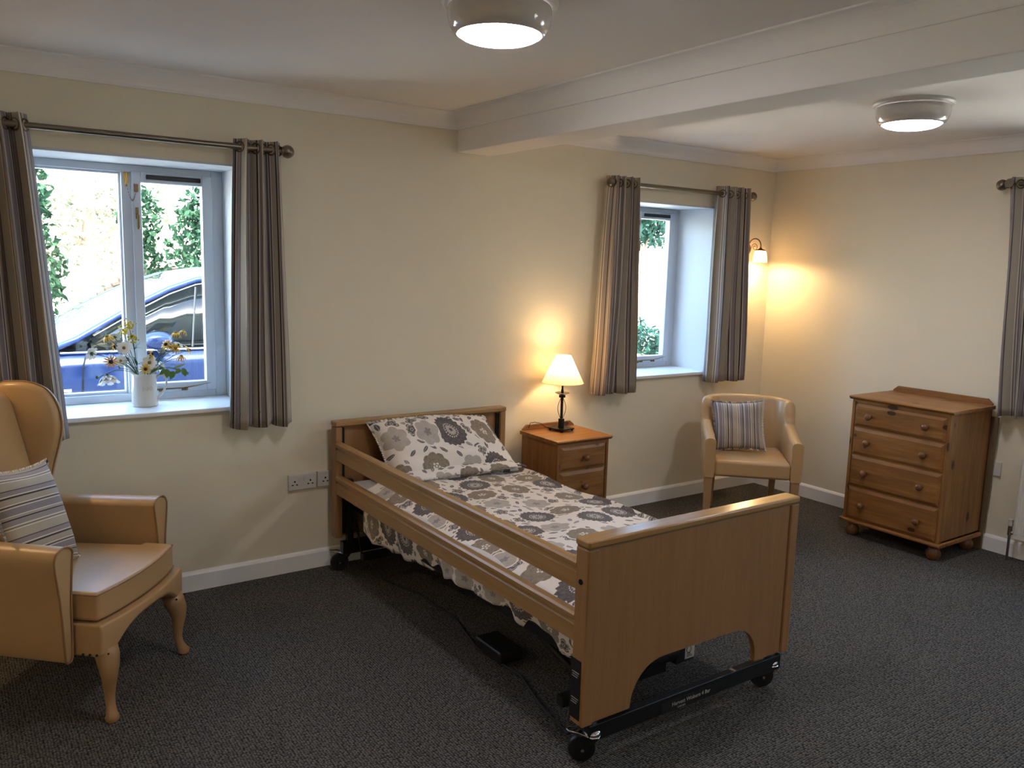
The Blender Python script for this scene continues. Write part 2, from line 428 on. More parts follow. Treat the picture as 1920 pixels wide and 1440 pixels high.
mb = MB(); mb.box(BX0, BX1, YF, YW, BZ, ZC + .05); struct('trim_1', mb, M['white_paint'], bevel=.004)
def cove_poly(sgn, a, d=.092, h=.083):
    pts = [(a, ZC - h), (a + sgn * .010, ZC - h), (a + sgn * .010, ZC - h + .006)]
    for i in range(9):
        q = i / 8 * PI / 2
        pts.append((a + sgn * (.012 + (d - .020) * (1 - math.cos(q))), ZC - h + .010 + (h - .018) * math.sin(q)))
    return pts + [(a + sgn * (d - .006), ZC - .008), (a + sgn * d, ZC - .006), (a + sgn * d, ZC), (a, ZC)]
mb = MB(); mb.prism(cove_poly(-1, YW), 'x', XL, BX0); struct('trim_2', mb, M['white_paint'])
mb = MB(); mb.prism(cove_poly(-1, YW), 'x', BX1, XW); struct('trim_3', mb, M['white_paint'])
mb = MB(); mb.prism(cove_poly(-1, XW), 'y', YF, YW); struct('trim_4', mb, M['white_paint'])
mb = MB(); mb.prism(cove_poly(-1, BX0), 'y', YF, YW); struct('trim_5', mb, M['white_paint'])
mb = MB(); mb.prism(cove_poly(1, BX1), 'y', YF, YW); struct('trim_6', mb, M['white_paint'])
def base_poly(sgn, a): return [(a, 0), (a + sgn * .018, 0), (a + sgn * .018, .082), (a + sgn * .012, .092), (a, .098)]
for nm, pl, ax, p, q in (('baseboard_back', base_poly(-1, YW), 'x', XL, XW), ('baseboard_right', base_poly(-1, XW), 'y', YF, YW),
                         ('baseboard_left', base_poly(1, XL), 'y', YF, YW)):
    mb = MB(); mb.prism(pl, ax, p, q); struct(nm, mb, M['gloss_white'])

# ---- windows: modelled for an opening whose left edge is at 0, inside face of the wall at y = 0, +y outwards
def window(name, loc, rz=0, stay_x=None):
    w = root_struct(name, loc); w.rotation_euler = (0, 0, rz); W = .96; F = .33
    # plastered reveal lining and board
    mb = MB(); t = .012
    mb.box(0, t, 0.002, F + .06, ZS, ZH); mb.box(W - t, W, .002, F + .06, ZS, ZH); mb.box(0, W, .002, F + .06, ZH - t, ZH)
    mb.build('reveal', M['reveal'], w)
    mb = MB(); mb.box(.0, W, -.0, F + .03, ZS, ZS + .022); mb.box(-.02, W + .0, -.028, 0.0, ZS, ZS + .022)
    mb.build('window_sill', M['gloss_white'], w, bevel=.006, seg=3)
    z0, z1 = ZS + .022, ZH - t
    mb = MB(); d0, d1 = F, F + .065
    def frame(mb, x0, x1, y0, y1, za, zb, wl, wr, wb, wt):
        mb.box(x0, x0 + wl, y0, y1, za, zb); mb.box(x1 - wr, x1, y0, y1, za, zb)
        mb.box(x0 + wl, x1 - wr, y0, y1, za, za + wb); mb.box(x0 + wl, x1 - wr, y0, y1, zb - wt, zb)
    frame(mb, t, W - t, d0, d1, z0, z1, .050, .055, .038, .036)
    mb.box(.475, .53, d0 + .0005, d1 - .0005, z0 + .038, z1 - .036)
    mb.build('window_frame', M['window_white_dimmed'], w, bevel=.003)
    mb = MB(); frame(mb, .062, .475, d0 + .022, d1 - .002, z0 + .038, z1 - .036, .010, .010, .012, .010)
    mb.build('glazing_bead', M['window_white_dimmed'], w, bevel=.002)
    cs = MB(); c0, c1 = F - .012, F + .035; cz0, cz1 = z0 + .034, z1 - .028; cx0, cx1 = .518, .895
    frame(cs, cx0, cx1, c0, c1, cz0, cz1, .043, .050, .050, .052)
    case = cs.build('casement', M['window_white_dimmed'], w, bevel=.004)
    p = MB(); p.box(.055, .472, F + .045, F + .049, z0 + .04, z1 - .03); p.build('pane', M['glass'], w)
    p = MB(); p.box(.556, .85, F + .018, F + .022, cz0 + .045, cz1 - .048); p.build('pane', M['glass'], case)
    v = MB(); v.box(.585, .838, c0 - .010, c0 + .002, cz1 - .036, cz1 - .014)
    v.build('trickle_vent', M['black'], case, bevel=.002)
    # brass sash lock with chain, lever and casement stay
    b = MB(); b.box(.487, .507, F - .006, F, z1 - .085, z1 - .036); b.box(.493, .501, F - .014, F - .004, z1 - .09, z1 - .04)
    b.box(.490, .500, F - .012, F - .004, z1 - .104, z1 - .092)
    lk = b.build('sash_lock', M['brass'], w, bevel=.0015)
    b = MB(); b.box(.530, .548, c0 - .006, c0, z1 - .125, z1 - .09); b.build('lock_plate', M['old_brass'], lk, bevel=.001)
    ch = MB(); n = 14
    for i in range(n):
        q = i / (n - 1); x = .498 + q * .042; z = z1 - .1 - .062 * math.sin(q * PI) - .012 * q
        a = (i % 2) * PI / 2
        ch.tube([(x + .0022 * math.cos(k * PI / 3) * math.cos(a), F - .015 + .0022 * math.cos(k * PI / 3) * math.sin(a), z + .005 * math.sin(k * PI / 3)) for k in range(6)], .0009, 5, closed=True)
    ch.build('lock_chain', M['old_brass'], lk)
    b = MB(); b.box(.532, .546, c0 - .008, c0, z1 - .255, z1 - .20); b.box(.536, .547, c0 - .022, c0 - .012, z1 - .305, z1 - .235)
    b.cyl((.539, c0, z1 - .222), (.539, c0 - .02, z1 - .222), .006, n=10)
    b.build('casement_handle', M['old_brass'], case, bevel=.002)
    b = MB(); zz = cz0 + .018
    b.tube([(.57, c0 - .012, zz), (.62, c0 - .016, zz + .004), (.72, c0 - .016, zz + .004), (.79, c0 - .014, zz + .012), (.86, c0 - .012, zz + .022)], [.009, .007, .006, .005, .002], 8, flat=.6)
    b.sphere((.58, c0 - .014, zz - .004), .011, 10, 8); b.sphere((.74, c0 - .014, zz - .003), .008, 10, 8)
    b.box(.61, .63, c0 - .014, c0, zz - .01, zz + .004); b.box(.72, .74, c0 - .014, c0, zz - .01, zz + .004)
    b.build('casement_stay', M['old_brass'], case)
    return w
window('window_1', (W1[0], YW, 0))
window('window_2', (W2[0], YW, 0))
window('window_3', (XW, W3[1], 0), -PI / 2)
window('window_4_added', (XW, W_ADDED[1], 0), -PI / 2)  # unseen window added to let more daylight onto the right-hand floor

# ------------------------------------------------------------------ curtains and rods
def curtain_rod(x0, x1, label, loc, rz=0):
    """rod runs along local x at height 0"""
    r = thing('curtain_rod', label, 'curtain rod', loc, rz)
    mb = MB(); mb.cyl((x0, 0, 0), (x1, 0, 0), .0135, n=20); mb.build('rod', M['pewter'], r, smooth=True, angle=40)
    for s, x in ((-1, x0), (1, x1)):
        mb = MB(); mb.sphere((x + s * .028, 0, 0), .031, 24, 14); mb.cyl((x - s * .006, 0, 0), (x + s * .006, 0, 0), .02, n=20)
        mb.cyl((x + s * .027, 0, 0), (x + s * .031, 0, 0), .0318, n=24)
        mb.build('finial', M['pewter'], r, smooth=True, angle=40)
        mb = MB(); xb = x - s * .05; mb.cyl((xb, 0, 0), (xb, .09, 0), .008, n=12); mb.cyl((xb, .08, 0), (xb, .089, 0), .024, n=20)
        mb.build('bracket', M['pewter'], r, smooth=True, angle=40)
    return r
curtain_rod(.10, 1.385, 'pewter curtain rod with ball finial over the window with the flower jug', (0, 3.97, 2.135))
curtain_rod(3.495, 4.765, 'pewter curtain rod with round ends over the deep window beside the wall light', (0, 3.97, 2.150))
curtain_rod(1.04, 2.375, 'curtain rod end with ball finial above the chest of drawers at the right picture edge', (XW - .09, 0, 2.157), PI / 2)

def curtain(t0, t1, b0, b1, zt, zb, folds, label, loc, rz=0, phase=0.0, u0=0.0, amp=.042, zr=2.135, cloth=1.0):
    c = thing('curtain', label, 'curtain', loc, rz, 'striped eyelet curtains')
    nu, nv = folds * 16, 26; W = max(t1 - t0, b1 - b0)
    # arc length of the folded cloth
    def pos(u, v):
        w = v ** 0.8
        a = t0 + (b0 - t0) * w; b = t1 + (b1 - t1) * w
        ph = 2 * PI * folds * u + phase
        am = amp * (1 + .18 * math.sin(u * 9 + 1) * w + .15 * w)
        x = a + (b - a) * u + .010 * math.sin(2 * ph) * (1) + .006 * w * math.sin(u * 17 + v * 3)
        y = am * math.sin(ph) + .010 * w * math.sin(v * 5 + u * 8)
        z = zt + (zb - zt) * v + (.008 * math.cos(ph) * (v > .97)) + .004 * math.cos(ph * .5) * (v > .97)
        return (x, y, z)
    L = [0.0]; pr = pos(0, .5)
    for i in range(1, nu + 1):
        q = pos(i / nu, .5); L.append(L[-1] + math.dist(pr, q)); pr = q
    mb = MB(); mb.grid(pos, nu, nv, lambda u, v: (u0 + L[round(u * nu)] * cloth, v * (zt - zb)))
    mb.build('cloth', M['stripe'], c, smooth=True, solid=.003)
    hm = MB(); hm.grid(lambda u, v: (lambda p: (p[0], p[1] - .0025, p[2]))(pos(u, .945 + .006 * v)), nu, 1, lambda u, v: (u0 + L[round(u * nu)], 0))
    hm.build('hem', M['stripe'], c, smooth=True)
    # eyelets: metal rings where the cloth crosses the rod
    ea = -math.atan2(phase, 1) * 0
    for k in range(2 * folds + 1):
        u = (k * PI - phase) / (2 * PI * folds)
        if not (0.0 <= u <= 1.0): continue
        p = pos(u, .035)
        q = pos(min(1, u + .01), .035); d = Vector((q[0] - p[0], q[1] - p[1], 0)).normalized()
        r = MB(); r.tube([Vector((p[0], p[1], zr)) + d * (.0235 * math.cos(a)) + Vector((0, 0, .0235 * math.sin(a))) for a in [2 * PI * i / 18 for i in range(18)]], .0045, 8, closed=True)
        r.build('eyelet', M['old_brass'], c, smooth=True)
    return c
curtain(-.02, .325, -.04, .415, 2.180, .825, 5, 'striped curtain at the left picture edge, hanging behind the wing armchair', (0, 3.965, 0), phase=.5, u0=.03)
curtain(1.155, 1.37, 1.11, 1.41, 2.172, .812, 3, 'striped curtain drawn to the right side of the flower-jug window, above the sockets', (0, 3.965, 0), phase=.3, u0=.13)
curtain(3.45, 3.68, 3.385, 3.735, 2.190, .825, 4, 'striped curtain between the table lamp and the deep window', (0, 3.965, 0), phase=.6, u0=.0, zr=2.15)
curtain(4.44, 4.735, 4.425, 4.80, 2.200, .845, 4, 'striped curtain right of the deep window, above the tub chair', (0, 3.965, 0), phase=.2, u0=.17, zr=2.15)
curtain(-2.385, -2.02, -2.305, -1.98, 2.195, .838, 4, 'striped curtain at the right picture edge, beside the chest of drawers', (XW - .092, 0, 0), -PI / 2, phase=.9, u0=.09, zr=2.157)

# ------------------------------------------------------------------ ceiling lights
def ceiling_light(x, y, label):
    t = thing('ceiling_light', label, 'ceiling light', (x, y, ZC))
    mb = MB(); mb.lathe([(.0, 0), (.180, 0), (.180, -.010), (.172, -.018), (.10, -.018), (0, -.018)], n=56, close=False)
    mb.build('base_ring', M['plastic_white'], t, smooth=True, angle=40)
    mb = MB(); pr = [(.160, -.022), (.163, -.030)] + [(.163 - .030 * (1 - math.cos(q)), -.030 - .070 * math.sin(q)) for q in [PI / 2 * i / 10 for i in range(1, 10)]] + [(.134, -.101), (.129, -.099), (.10, -.03), (.0, -.022)]
    mb.lathe(pr, n=56, close=False); mb.build('housing', M['housing'], t, smooth=True, angle=50)
    mb = MB(); mb.lathe([(.1285, -.096)] + [(.1285 * math.cos(q), -.098 - .027 * math.sin(q)) for q in [PI / 2 * i / 8 for i in range(0, 9)]], n=56, close=False)
    mb.build('diffuser', M['diffuser'], t, smooth=True)
    return t
t_ = NT('glossy_housing'); t_.set(base='#cbc6c1', rough=.12, spec=.6, coat=.3); M['housing'] = t_.m
ceiling_light(1.476, 2.245, 'round ceiling light left of the beam, cut by the top picture edge')
ceiling_light(3.815, 2.255, 'round ceiling light right of the beam, above the chest of drawers')
ceiling_light(1.0, -1.1, 'added round ceiling light behind the camera, left of the beam')  # unseen fitting, added to raise the room's overall brightness
ceiling_light(3.815, -1.1, 'added round ceiling light behind the camera, right of the beam')  # second unseen fitting, likewise added as extra room light

# ------------------------------------------------------------------ wall light
def wall_light(x=4.872, y=YW, z=1.785, rz=0, label='antique brass swan neck wall light with white shade, in the far corner'):
    t = thing('wall_light', label, 'wall light', (x, y, z), rz)
    Rx = Matrix.Rotation(PI / 2, 3, 'X')
    mb = MB(); mb.lathe([(0, 0), (.042, 0), (.044, .006), (.036, .014), (.022, .018), (.016, .026), (0, .028)], rot=Rx, n=32, close=False)
    mb.build('back_plate', M['copper'], t, smooth=True, angle=40)
    pts = [(0, -.02, .0)] + [(0, -.062 + .045 * math.cos(a) , .02 + .048 * math.sin(a)) for a in [PI * k / 14 for k in range(0, 15)]]
    pts = [(0, -.022, -.005), (0, -.020, .01)] + [(0, -.075 + .053 * math.cos(a), .022 + .052 * math.sin(a)) for a in [PI * k / 16 for k in range(0, 17)]] + [(0, -.128, .0)]
    mb = MB(); mb.tube(pts, .004, 10); mb.build('arm', M['old_brass'], t, smooth=True)
    sp = [(0, -.075 + (.030 - .0011 * k) * math.cos(k * .42 - .2), .012 + (.030 - .0011 * k) * math.sin(k * .42 - .2)) for k in range(22)]
    mb = MB(); mb.tube(sp, .0022, 8); mb.build('scroll', M['old_brass'], t, smooth=True)
    mb = MB(); mb.lathe([(0, .012), (.006, .010), (.012, .002), (.034, -.006), (.036, -.012), (0, -.012)], c=(0, -.128, 0), n=28, close=False)
    mb.build('shade_cap', M['copper'], t, smooth=True, angle=40)
    mb = MB(); mb.lathe([(.030, -.012), (.041, -.020), (.046, -.050), (.050, -.092), (.048, -.092), (.043, -.05), (.038, -.022)], c=(0, -.128, 0), n=36, close=False)
    mb.build('glass_shade', M['opal'], t, smooth=True)
    mb = MB(); mb.sphere((0, -.128, -.052), .02, 16, 10, (1, 1, 1.3)); mb.build('bulb', M['bulb'], t, smooth=True)
    l = bpy.data.lights.new('wall_bulb_light', 'POINT'); l.energy = 6.5; l.color = (1, .66, .33); l.shadow_soft_size = .012
    o = bpy.data.objects.new('wall_bulb_light', l); COL.objects.link(o); o.parent = t; o.location = (0, -.128, -.083)
wall_light()
wall_light(-.25, YW, 1.785, 0, 'antique brass swan neck wall light left of the flower-jug window, beyond the picture edge')
wall_light(XL, 1.0, 1.785, PI / 2, 'added antique brass swan neck wall light on the left wall')  # unseen lamp added to lift the light on the ceiling
wall_light(1.0, YF, 1.785, PI, 'added antique brass swan neck wall light on the wall behind the camera')  # another added lamp out of view, for more ambient light

# ------------------------------------------------------------------ sockets, radiator, board
def pins(mb, x, z, y):
    mb.box(x - .004, x + .004, y - .0012, y, z + .006, z + .015)
    mb.box(x - .016, x - .007, y - .0012, y, z - .010, z - .004); mb.box(x + .007, x + .016, y - .0012, y, z - .010, z - .004)
def socket(x0, x1, z0, z1, label, cat='socket', double=True):
    t = thing('double_socket' if double else 'single_socket', label, cat, ((x0 + x1) / 2, YW, (z0 + z1) / 2))
    w = (x1 - x0) / 2; h = (z1 - z0) / 2
    mb = MB(); mb.box(-w, w, -.022, 0, -h, h); mb.build('faceplate', M['plastic_white'], t, bevel=.003)
    for x in ((-.042, .042) if double else (0,)):
        mb = MB(); pins(mb, x, -.006, -.022); mb.build('pin_holes', M['hole'], t)
    for x in ((-.0135, .0135) if double else (.022,)):
        mb = MB(); mb.box(x - .008, x + .008, -.026, -.022, .004, .022); mb.build('switch', M['plastic_white'], t, bevel=.0015)
    return t
socket(1.424, 1.571, .441, .522, 'white double wall socket under the curtain, left of the bed')
socket(1.580, 1.664, .443, .524, 'white single wall socket between the double socket and the bed', double=False)
t = thing('wall_plate', 'white wall plate behind the chest of drawers on the right wall', 'socket', (XW, 2.31, .503))
mb = MB(); mb.box(-.012, 0, -.043, .043, -.043, .043); mb.build('faceplate', M['plastic_white'], t, bevel=.003)
mb = MB(); mb.cyl((-.0125, .005, .012), (-.014, .005, .012), .004, n=10); mb.build('screw', M['hole'], t)

t = thing('radiator', 'white panel radiator at the right picture edge, under the curtain', 'radiator', (5.04, 1.66, 0))
mb = MB(); mb.box(-.02, 0.0, -.46, .455, .14, .62); mb.box(.03, .045, -.46, .455, .14, .62)
for k in range(26):
    y = -.44 + k * .0352; mb.box(-.026, -.018, y - .009, y + .009, .17, .59)
mb.build('panel', M['radiator'], t, bevel=.004)
mb = MB(); mb.cyl((.01, .457, .165), (.01, .488, .165), .009, n=12); mb.cyl((.01, .485, .165), (.01, .485, .03), .0075, n=12); mb.cyl((.01, .485, .15), (.01, .485, .205), .012, n=14)
mb.cyl((.01, .485, .03), (.01, .485, .0), .0075, n=10); mb.build('valve_pipe', M['chrome'], t, smooth=True, angle=40)
mb = MB(); mb.cyl((.01, .485, .205), (.01, .485, .245), .014, n=16); mb.build('valve_cap', M['plastic_white'], t, bevel=.002)
for y in (.3, -.3):
    mb = MB(); mb.box(.04, .098, y - .02, y + .02, .2, .56); mb.build('wall_bracket', M['radiator'], t)

t = thing('leaning_board', 'dark wooden board standing behind the chest of drawers against the right wall', 'board', (5.107, 2.62, 0))
Rb = Matrix.Rotation(math.radians(1.4), 3, 'Y') @ Matrix.Rotation(math.radians(0), 3, 'X')
mb = MB(); mb.prism([(-.300, .0), (.3, .0), (.3, .815), (-.322, .815)], 'x', -.008, .008); o_ = mb.build('panel', M['board'], t, bevel=.003)


# ------------------------------------------------------------------ pine furniture
def knob(parent, x, y, z, d=(-1, 0, 0), r=.021):
    """turned wooden knob sticking out along d"""
    q = Vector(d).to_track_quat('Z', 'Y').to_matrix()
    mb = MB(); mb.lathe([(.0, 0), (.011, 0), (.009, .008), (.010, .014), (r * .9, .020), (r, .029), (r * .85, .038), (r * .45, .043), (0, .044)], c=(x, y, z), rot=q, n=20, close=False)
    return mb.build('knob', M['pine_knob'], parent, smooth=True)
def pine_unit(name, label, cat, loc, rz, W, D, H, drawers, foot='ball', over=.018, gal=.035, z_body=.10, knobs=2, kr=.021, body_top=None):
    """local x = depth (front at -D/2, faces -x), y = width; drawers = list of (z0, z1)"""
    t = thing(name, label, cat, loc, rz)
    f = -D / 2; th = .018; bt = H - .022
    mb = MB(); mb.box(f, D / 2, -W / 2, -W / 2 + th, z_body, bt); mb.box(f, D / 2, W / 2 - th, W / 2, z_body, bt)
    mb.box(D / 2 - .008, D / 2, -W / 2, W / 2, z_body, bt); mb.box(f + .03, D / 2, -W / 2, W / 2, z_body, z_body + .015)
    mb.build('carcass', M['pine_z'], t, bevel=.0015)
    mb = MB(); mb.box(f + .001, f + .03, -W / 2 + th, W / 2 - th, drawers[0][1] - .001, bt); mb.build('top_rail', M['pine_y'], t, bevel=.001)
    for z0, z1 in drawers:
        mb = MB(); mb.box(f + .004, f + .03, -W / 2 + th, W / 2 - th, z0 - .012, z0 - .002); mb.build('drawer_rail', M['pine_y'], t, bevel=.001)
    mb = MB(); o = over
    mb.prism([(f - o, H - .008), (f - o + .004, H - .001), (f - o + .010, H), (D / 2, H), (D / 2, H - .022), (f - .004, H - .022), (f - o + .006, H - .014)], 'y', -W / 2 - o, W / 2 + o)
    mb.build('top', M['pine_y'], t, bevel=.003, seg=3)
    mb = MB(); n = 8; c = .03
    pl = [(-W / 2 - .004, H), (W / 2 + .004, H), (W / 2 + .004, H + gal * .25)] + [(W / 2 + .004 - c * math.sin(q), H + gal - (gal * .75) * math.cos(PI / 2 - q) ** 1 * 0 - gal * .75 * (1 - math.sin(q))) for q in [PI / 2 * i / n for i in range(1, n + 1)]]
    pl += [(-p[0], p[1]) for p in reversed(pl[3:])] + [(-W / 2 - .004, H + gal * .25)]
    mb.prism(pl, 'x', D / 2 - .018, D / 2); mb.build('gallery_back', M['pine_y'], t, bevel=.003)
    if foot == 'ball':
        mb = MB(); mb.prism([(f - .016, z_body - .012), (f - .016, z_body - .002), (f - .006, z_body + .004), (D / 2, z_body + .004), (D / 2, z_body - .018), (f - .008, z_body - .018)], 'y', -W / 2 - .016, W / 2 + .016)
        mb.build('plinth', M['pine_y'], t, bevel=.003)
        for sx in (f + .045, D / 2 - .05):
            for sy in (-W / 2 + .045, W / 2 - .045):
                mb = MB(); zt = z_body - .016
                mb.lathe([(0, zt), (.036, zt), (.034, zt - .012), (.024, zt - .018), (.030, zt - .026), (.042, zt * .45), (.040, zt * .25), (.030, .004), (.026, 0), (0, 0)], c=(sx, sy, 0), n=28, close=False)
                mb.build('bun_foot', M['pine_knob'], t, smooth=True)
    for z0, z1 in drawers:
        d = MB(); y0, y1 = -W / 2 + th + .003, W / 2 - th - .003; xf = f - .004
        d.box(xf + .008, f + .02, y0, y1, z0, z1)
        # raised and fielded front
        b = .018; vs = [(xf + .008, y0, z0), (xf + .008, y1, z0), (xf + .008, y1, z1), (xf + .008, y0, z1), (xf, y0 + b, z0 + b), (xf, y1 - b, z0 + b), (xf, y1 - b, z1 - b), (xf, y0 + b, z1 - b)]
        d.add(vs, [(0, 1, 5, 4), (1, 2, 6, 5), (2, 3, 7, 6), (3, 0, 4, 7), (4, 5, 6, 7)])
        dr = d.build('drawer', M['pine_y'], t)
        zc = (z0 + z1) / 2
        for y in ((-W * .29, W * .29) if knobs == 2 else (0,)): knob(dr, xf, y, zc, r=kr)
        bx = MB(); bx.box(f + .02, D / 2 - .04, y0 + .01, y1 - .01, z0 + .01, z1 - .02); bx.build('drawer_box', M['pine_y'], dr)
    return t
pine_unit('chest_of_drawers', 'knotty pine chest of four drawers on bun feet against the right wall', 'chest of drawers', (4.857, 2.64, 0), 0,
          .612, .462, .885, [(.700, .842), (.524, .690), (.322, .514), (.112, .312)], z_body=.105)
pine_unit('bedside_cabinet', 'small knotty pine bedside chest of three drawers carrying the lamp', 'bedside cabinet', (3.07, 3.838, 0), PI / 2,
          .385, .36, .630, [(.447, .588), (.250, .437), (.060, .240)], foot='plinth', z_body=.0, knobs=1, gal=.032, kr=.019)

# ------------------------------------------------------------------ table lamp
def table_lamp():
    t = thing('table_lamp', 'lit table lamp with cream cone shade and black iron stem on the bedside cabinet', 'table lamp', (3.085, 3.90, .630), math.radians(10))
    mb = MB(); mb.box(-.058, .058, -.058, .058, .012, .019)
    for sx in (-1, 1):
        for sy in (-1, 1): mb.sphere((sx * .048, sy * .048, .007), .007, 10, 8)
    mb.build('base', M['iron'], t, bevel=.001)
    mb = MB(); mb.box(-.013, .013, -.013, .013, .019, .075); mb.box(-.006, .006, -.006, .006, .07, .255)
    mb.box(-.014, .014, -.014, .014, .205, .222); mb.cyl((0, 0, .222), (0, 0, .30), .006, n=12); mb.build('stem', M['iron'], t, bevel=.001)
    for k in range(4):
        a = k * PI / 2 + PI / 4; mb = MB()
        mb.tube([((.006 + .018 * math.sin(PI * q)) * math.cos(a), (.006 + .018 * math.sin(PI * q)) * math.sin(a), .075 + .13 * q) for q in [i / 12 for i in range(13)]], .0017, 6)
        mb.build('bowed_wire', M['iron'], t, smooth=True)
    mb = MB(); mb.lathe([(.0, .230), (.030, .2285), (.044, .234), (.045, .236), (.030, .2315), (0, .233)], n=32, close=False); mb.build('drip_dish', M['pewter'], t, smooth=True)
    H0, H1 = .298, .462
    mb = MB(); mb.lathe([(.1265, H0), (.046, H1)], n=56, close=False); mb.build('lamp_shade', M['lampshade'], t, smooth=True)
    mb = MB(); r, z = .1265, H0; mb.tube([(r * math.cos(a), r * math.sin(a), z) for a in [2 * PI * i / 40 for i in range(40)]], .0016, 6, closed=True); mb.build('shade_ring', M['lampshade'], t, smooth=True)
    mb = MB(); r, z = .046, H1; mb.tube([(r * math.cos(a), r * math.sin(a), z) for a in [2 * PI * i / 40 for i in range(40)]], .0016, 6, closed=True)
    for a in (0, PI * 2 / 3, PI * 4 / 3): mb.cyl((.012 * math.cos(a), .012 * math.sin(a), H1 - .02), (.046 * math.cos(a), .046 * math.sin(a), H1), .0012, n=6)
    mb.build('shade_ring', M['lampshade'], t, smooth=True)
    mb = MB(); mb.cyl((0, 0, .30), (0, 0, .345), .014, n=16); mb.build('bulb_holder', M['plastic_white'], t)
    mb = MB(); mb.sphere((0, 0, .385), .021, 18, 12, (1, 1, 1.35)); mb.build('bulb', M['bulb'], t, smooth=True)
    l = bpy.data.lights.new('lamp_bulb_light', 'POINT'); l.energy = 3.6; l.color = (1, .70, .38); l.shadow_soft_size = .03
    o = bpy.data.objects.new('lamp_bulb_light', l); COL.objects.link(o); o.parent = t; o.location = (0, 0, .425)
    mb = MB(); mb.tube([(-.04, .04, .006), (-.07, .06, .02), (-.10, .085, .045), (-.125, .105, .050), (-.15, .118, .046), (-.152, .134, .0), (-.152, .138, -.2)], .0022, 6); mb.build('cord', M['cable'], t, smooth=True)
table_lamp()

# ------------------------------------------------------------------ profiling bed
bed = thing('profiling_bed', 'beech care bed with side rails and castors, head against the window wall', 'bed', (2.165, 2.94, 0))
OFF = (2.165, 2.94, 0)
def B(): return MB(OFF)
XA, XB = 1.635, 2.692; YA, YB = 1.90, 3.99
# foot end
mb = B(); arc = lambda cx, cz, r, a0, a1, n=10: [(cx + r * math.cos(math.radians(a0 + (a1 - a0) * i / n)), cz + r * math.sin(math.radians(a0 + (a1 - a0) * i / n))) for i in range(n + 1)]
pl = [(XA + .03, .148), (1.852, .148)] + arc(1.852 + .150, .300 - .150, .150, 180, 90) + arc(2.496 - .125, .300 - .125, .125, 90, 0) + [(2.496, .148), (XB - .03, .148), (XB - .03, .748), (XA + .03, .748)]
mb.prism(pl, 'y', YA + .008, YA + .030); foot = mb.build('footboard', M['beech'], bed, bevel=.003)
mb = B()
for xx in (XA + .0465, XB - .0465): mb.box(xx - .0015, xx + .0015, YA + .0068, YA + .0085, .15, .748)
mb.build('panel_seam', M['board'], foot)
mb = B(); mb.box(XA + .003, XB - .003, YA + .003, YA + .062, .748, .752); mb.build('shadow_gap', M['board'], foot)
mb = B(); mb.box(XA - .002, XB + .002, YA - .002, YA + .070, .752, .778); mb.build('top_cap', M['beech_x'], foot, bevel=.008, seg=4)
for x0, x1 in ((XA, XA + .045), (XB - .045, XB)):
    mb = B(); mb.box(x0, x1, YA, YA + .066, .145, .748); mb.build('end_post', M['beech'], foot, bevel=.006, seg=3)
mb = B(); mb.box(XA - .0025, XA + .004, YA + .016, YA + .066, .165, .37); lab = mb.build('warning_label', M['black'], foot)
# head end
mb = B(); mb.box(XA + .03, XB - .03, YB - .030, YB - .008, .185, .775); head = mb.build('headboard', M['beech'], bed, bevel=.003)
mb = B(); mb.box(XA - .002, XB + .002, YB - .066, YB + .002, .778, .805); mb.build('top_cap', M['beech_x'], head, bevel=.007, seg=4)
for x0, x1 in ((XA, XA + .036), (XB - .036, XB)):
    mb = B(); mb.box(x0, x1, YB - .062, YB, .182, .776); mb.build('end_post', M['beech'], head, bevel=.005, seg=3)
    xc = x1 + .004 if x0 == XA else x0 - .004
    mb = B(); mb.box(xc - .009, xc + .009, YB - .045, YB - .028, .20, .765); mb.box(xc - .014, xc - .010, YB - .048, YB - .028, .20, .768); mb.box(xc + .010, xc + .014, YB - .048, YB - .028, .20, .768)
    mb.build('rail_channel', M['dark_metal'], head)
# side rails
def rail(x, z0, z1, s, name='side_rail'):
    h = z1 - z0
    pl = [(x, z0 + .004), (x, z0 + h * .56), (x + s * .005, z0 + h * .60), (x + s * .005, z0 + h * .68), (x - s * .001, z0 + h * .72), (x - s * .004, z0 + h * .80), (x - s * .004, z0 + h * .90), (x + s * .002, z0 + h * .97), (x + s * .010, z1),
          (x + s * .024, z1), (x + s * .029, z1 - .008), (x + s * .029, z0 + .004), (x + s * .025, z0), (x + s * .004, z0)]
    mb = B(); mb.prism(pl, 'y', YA + .062, YB - .060); return mb.build(name, M['beech_y'], bed, smooth=True, angle=28)
rail(1.637, .600, .700, 1); rail(1.637, .420, .523, 1)
rail(2.690, .330, .400, -1); rail(2.690, .235, .310, -1)
mb = B(); mb.cyl((1.636, 1.935, .635), (1.632, 1.935, .635), .009, n=16); mb.build('rail_bolt', M['dark_metal'], bed)
# chassis
mb = B()
for x in (1.735, 2.60): mb.box(x - .02, x + .02, YA + .03, YB - .06, .30, .34)
for y in (2.15, 2.65, 3.15, 3.6): mb.box(1.73, 2.60, y - .018, y + .018, .30, .335)
for k in range(22): mb.box(1.75, 2.58, 2.03 + k * .085, 2.03 + k * .085 + .02, .345, .355)
mb.build('mattress_platform', M['dark_metal'], bed)
mb = B()
for s in (0, 1):     # scissor lift legs
    y0 = 2.1 if s else 3.75
    for x in ((1.85, 2.10) if s else (1.85, 2.48)):
        mb.tube([(x, y0, .13), (x, y0 + (.75 if s else -.75), .31)], .016, 8)
    mb.box(1.70, 2.20 if s else 2.60, y0 - .018, y0 + .018, .11, .145)
for x in (1.705, 2.575): mb.box(x - .016, x + .016, 3.90, 3.93, .10, .5)
mb.box(1.66, 2.62, 3.895, 3.935, .10, .165)
mb.build('lift_frame', M['dark_metal'], bed)
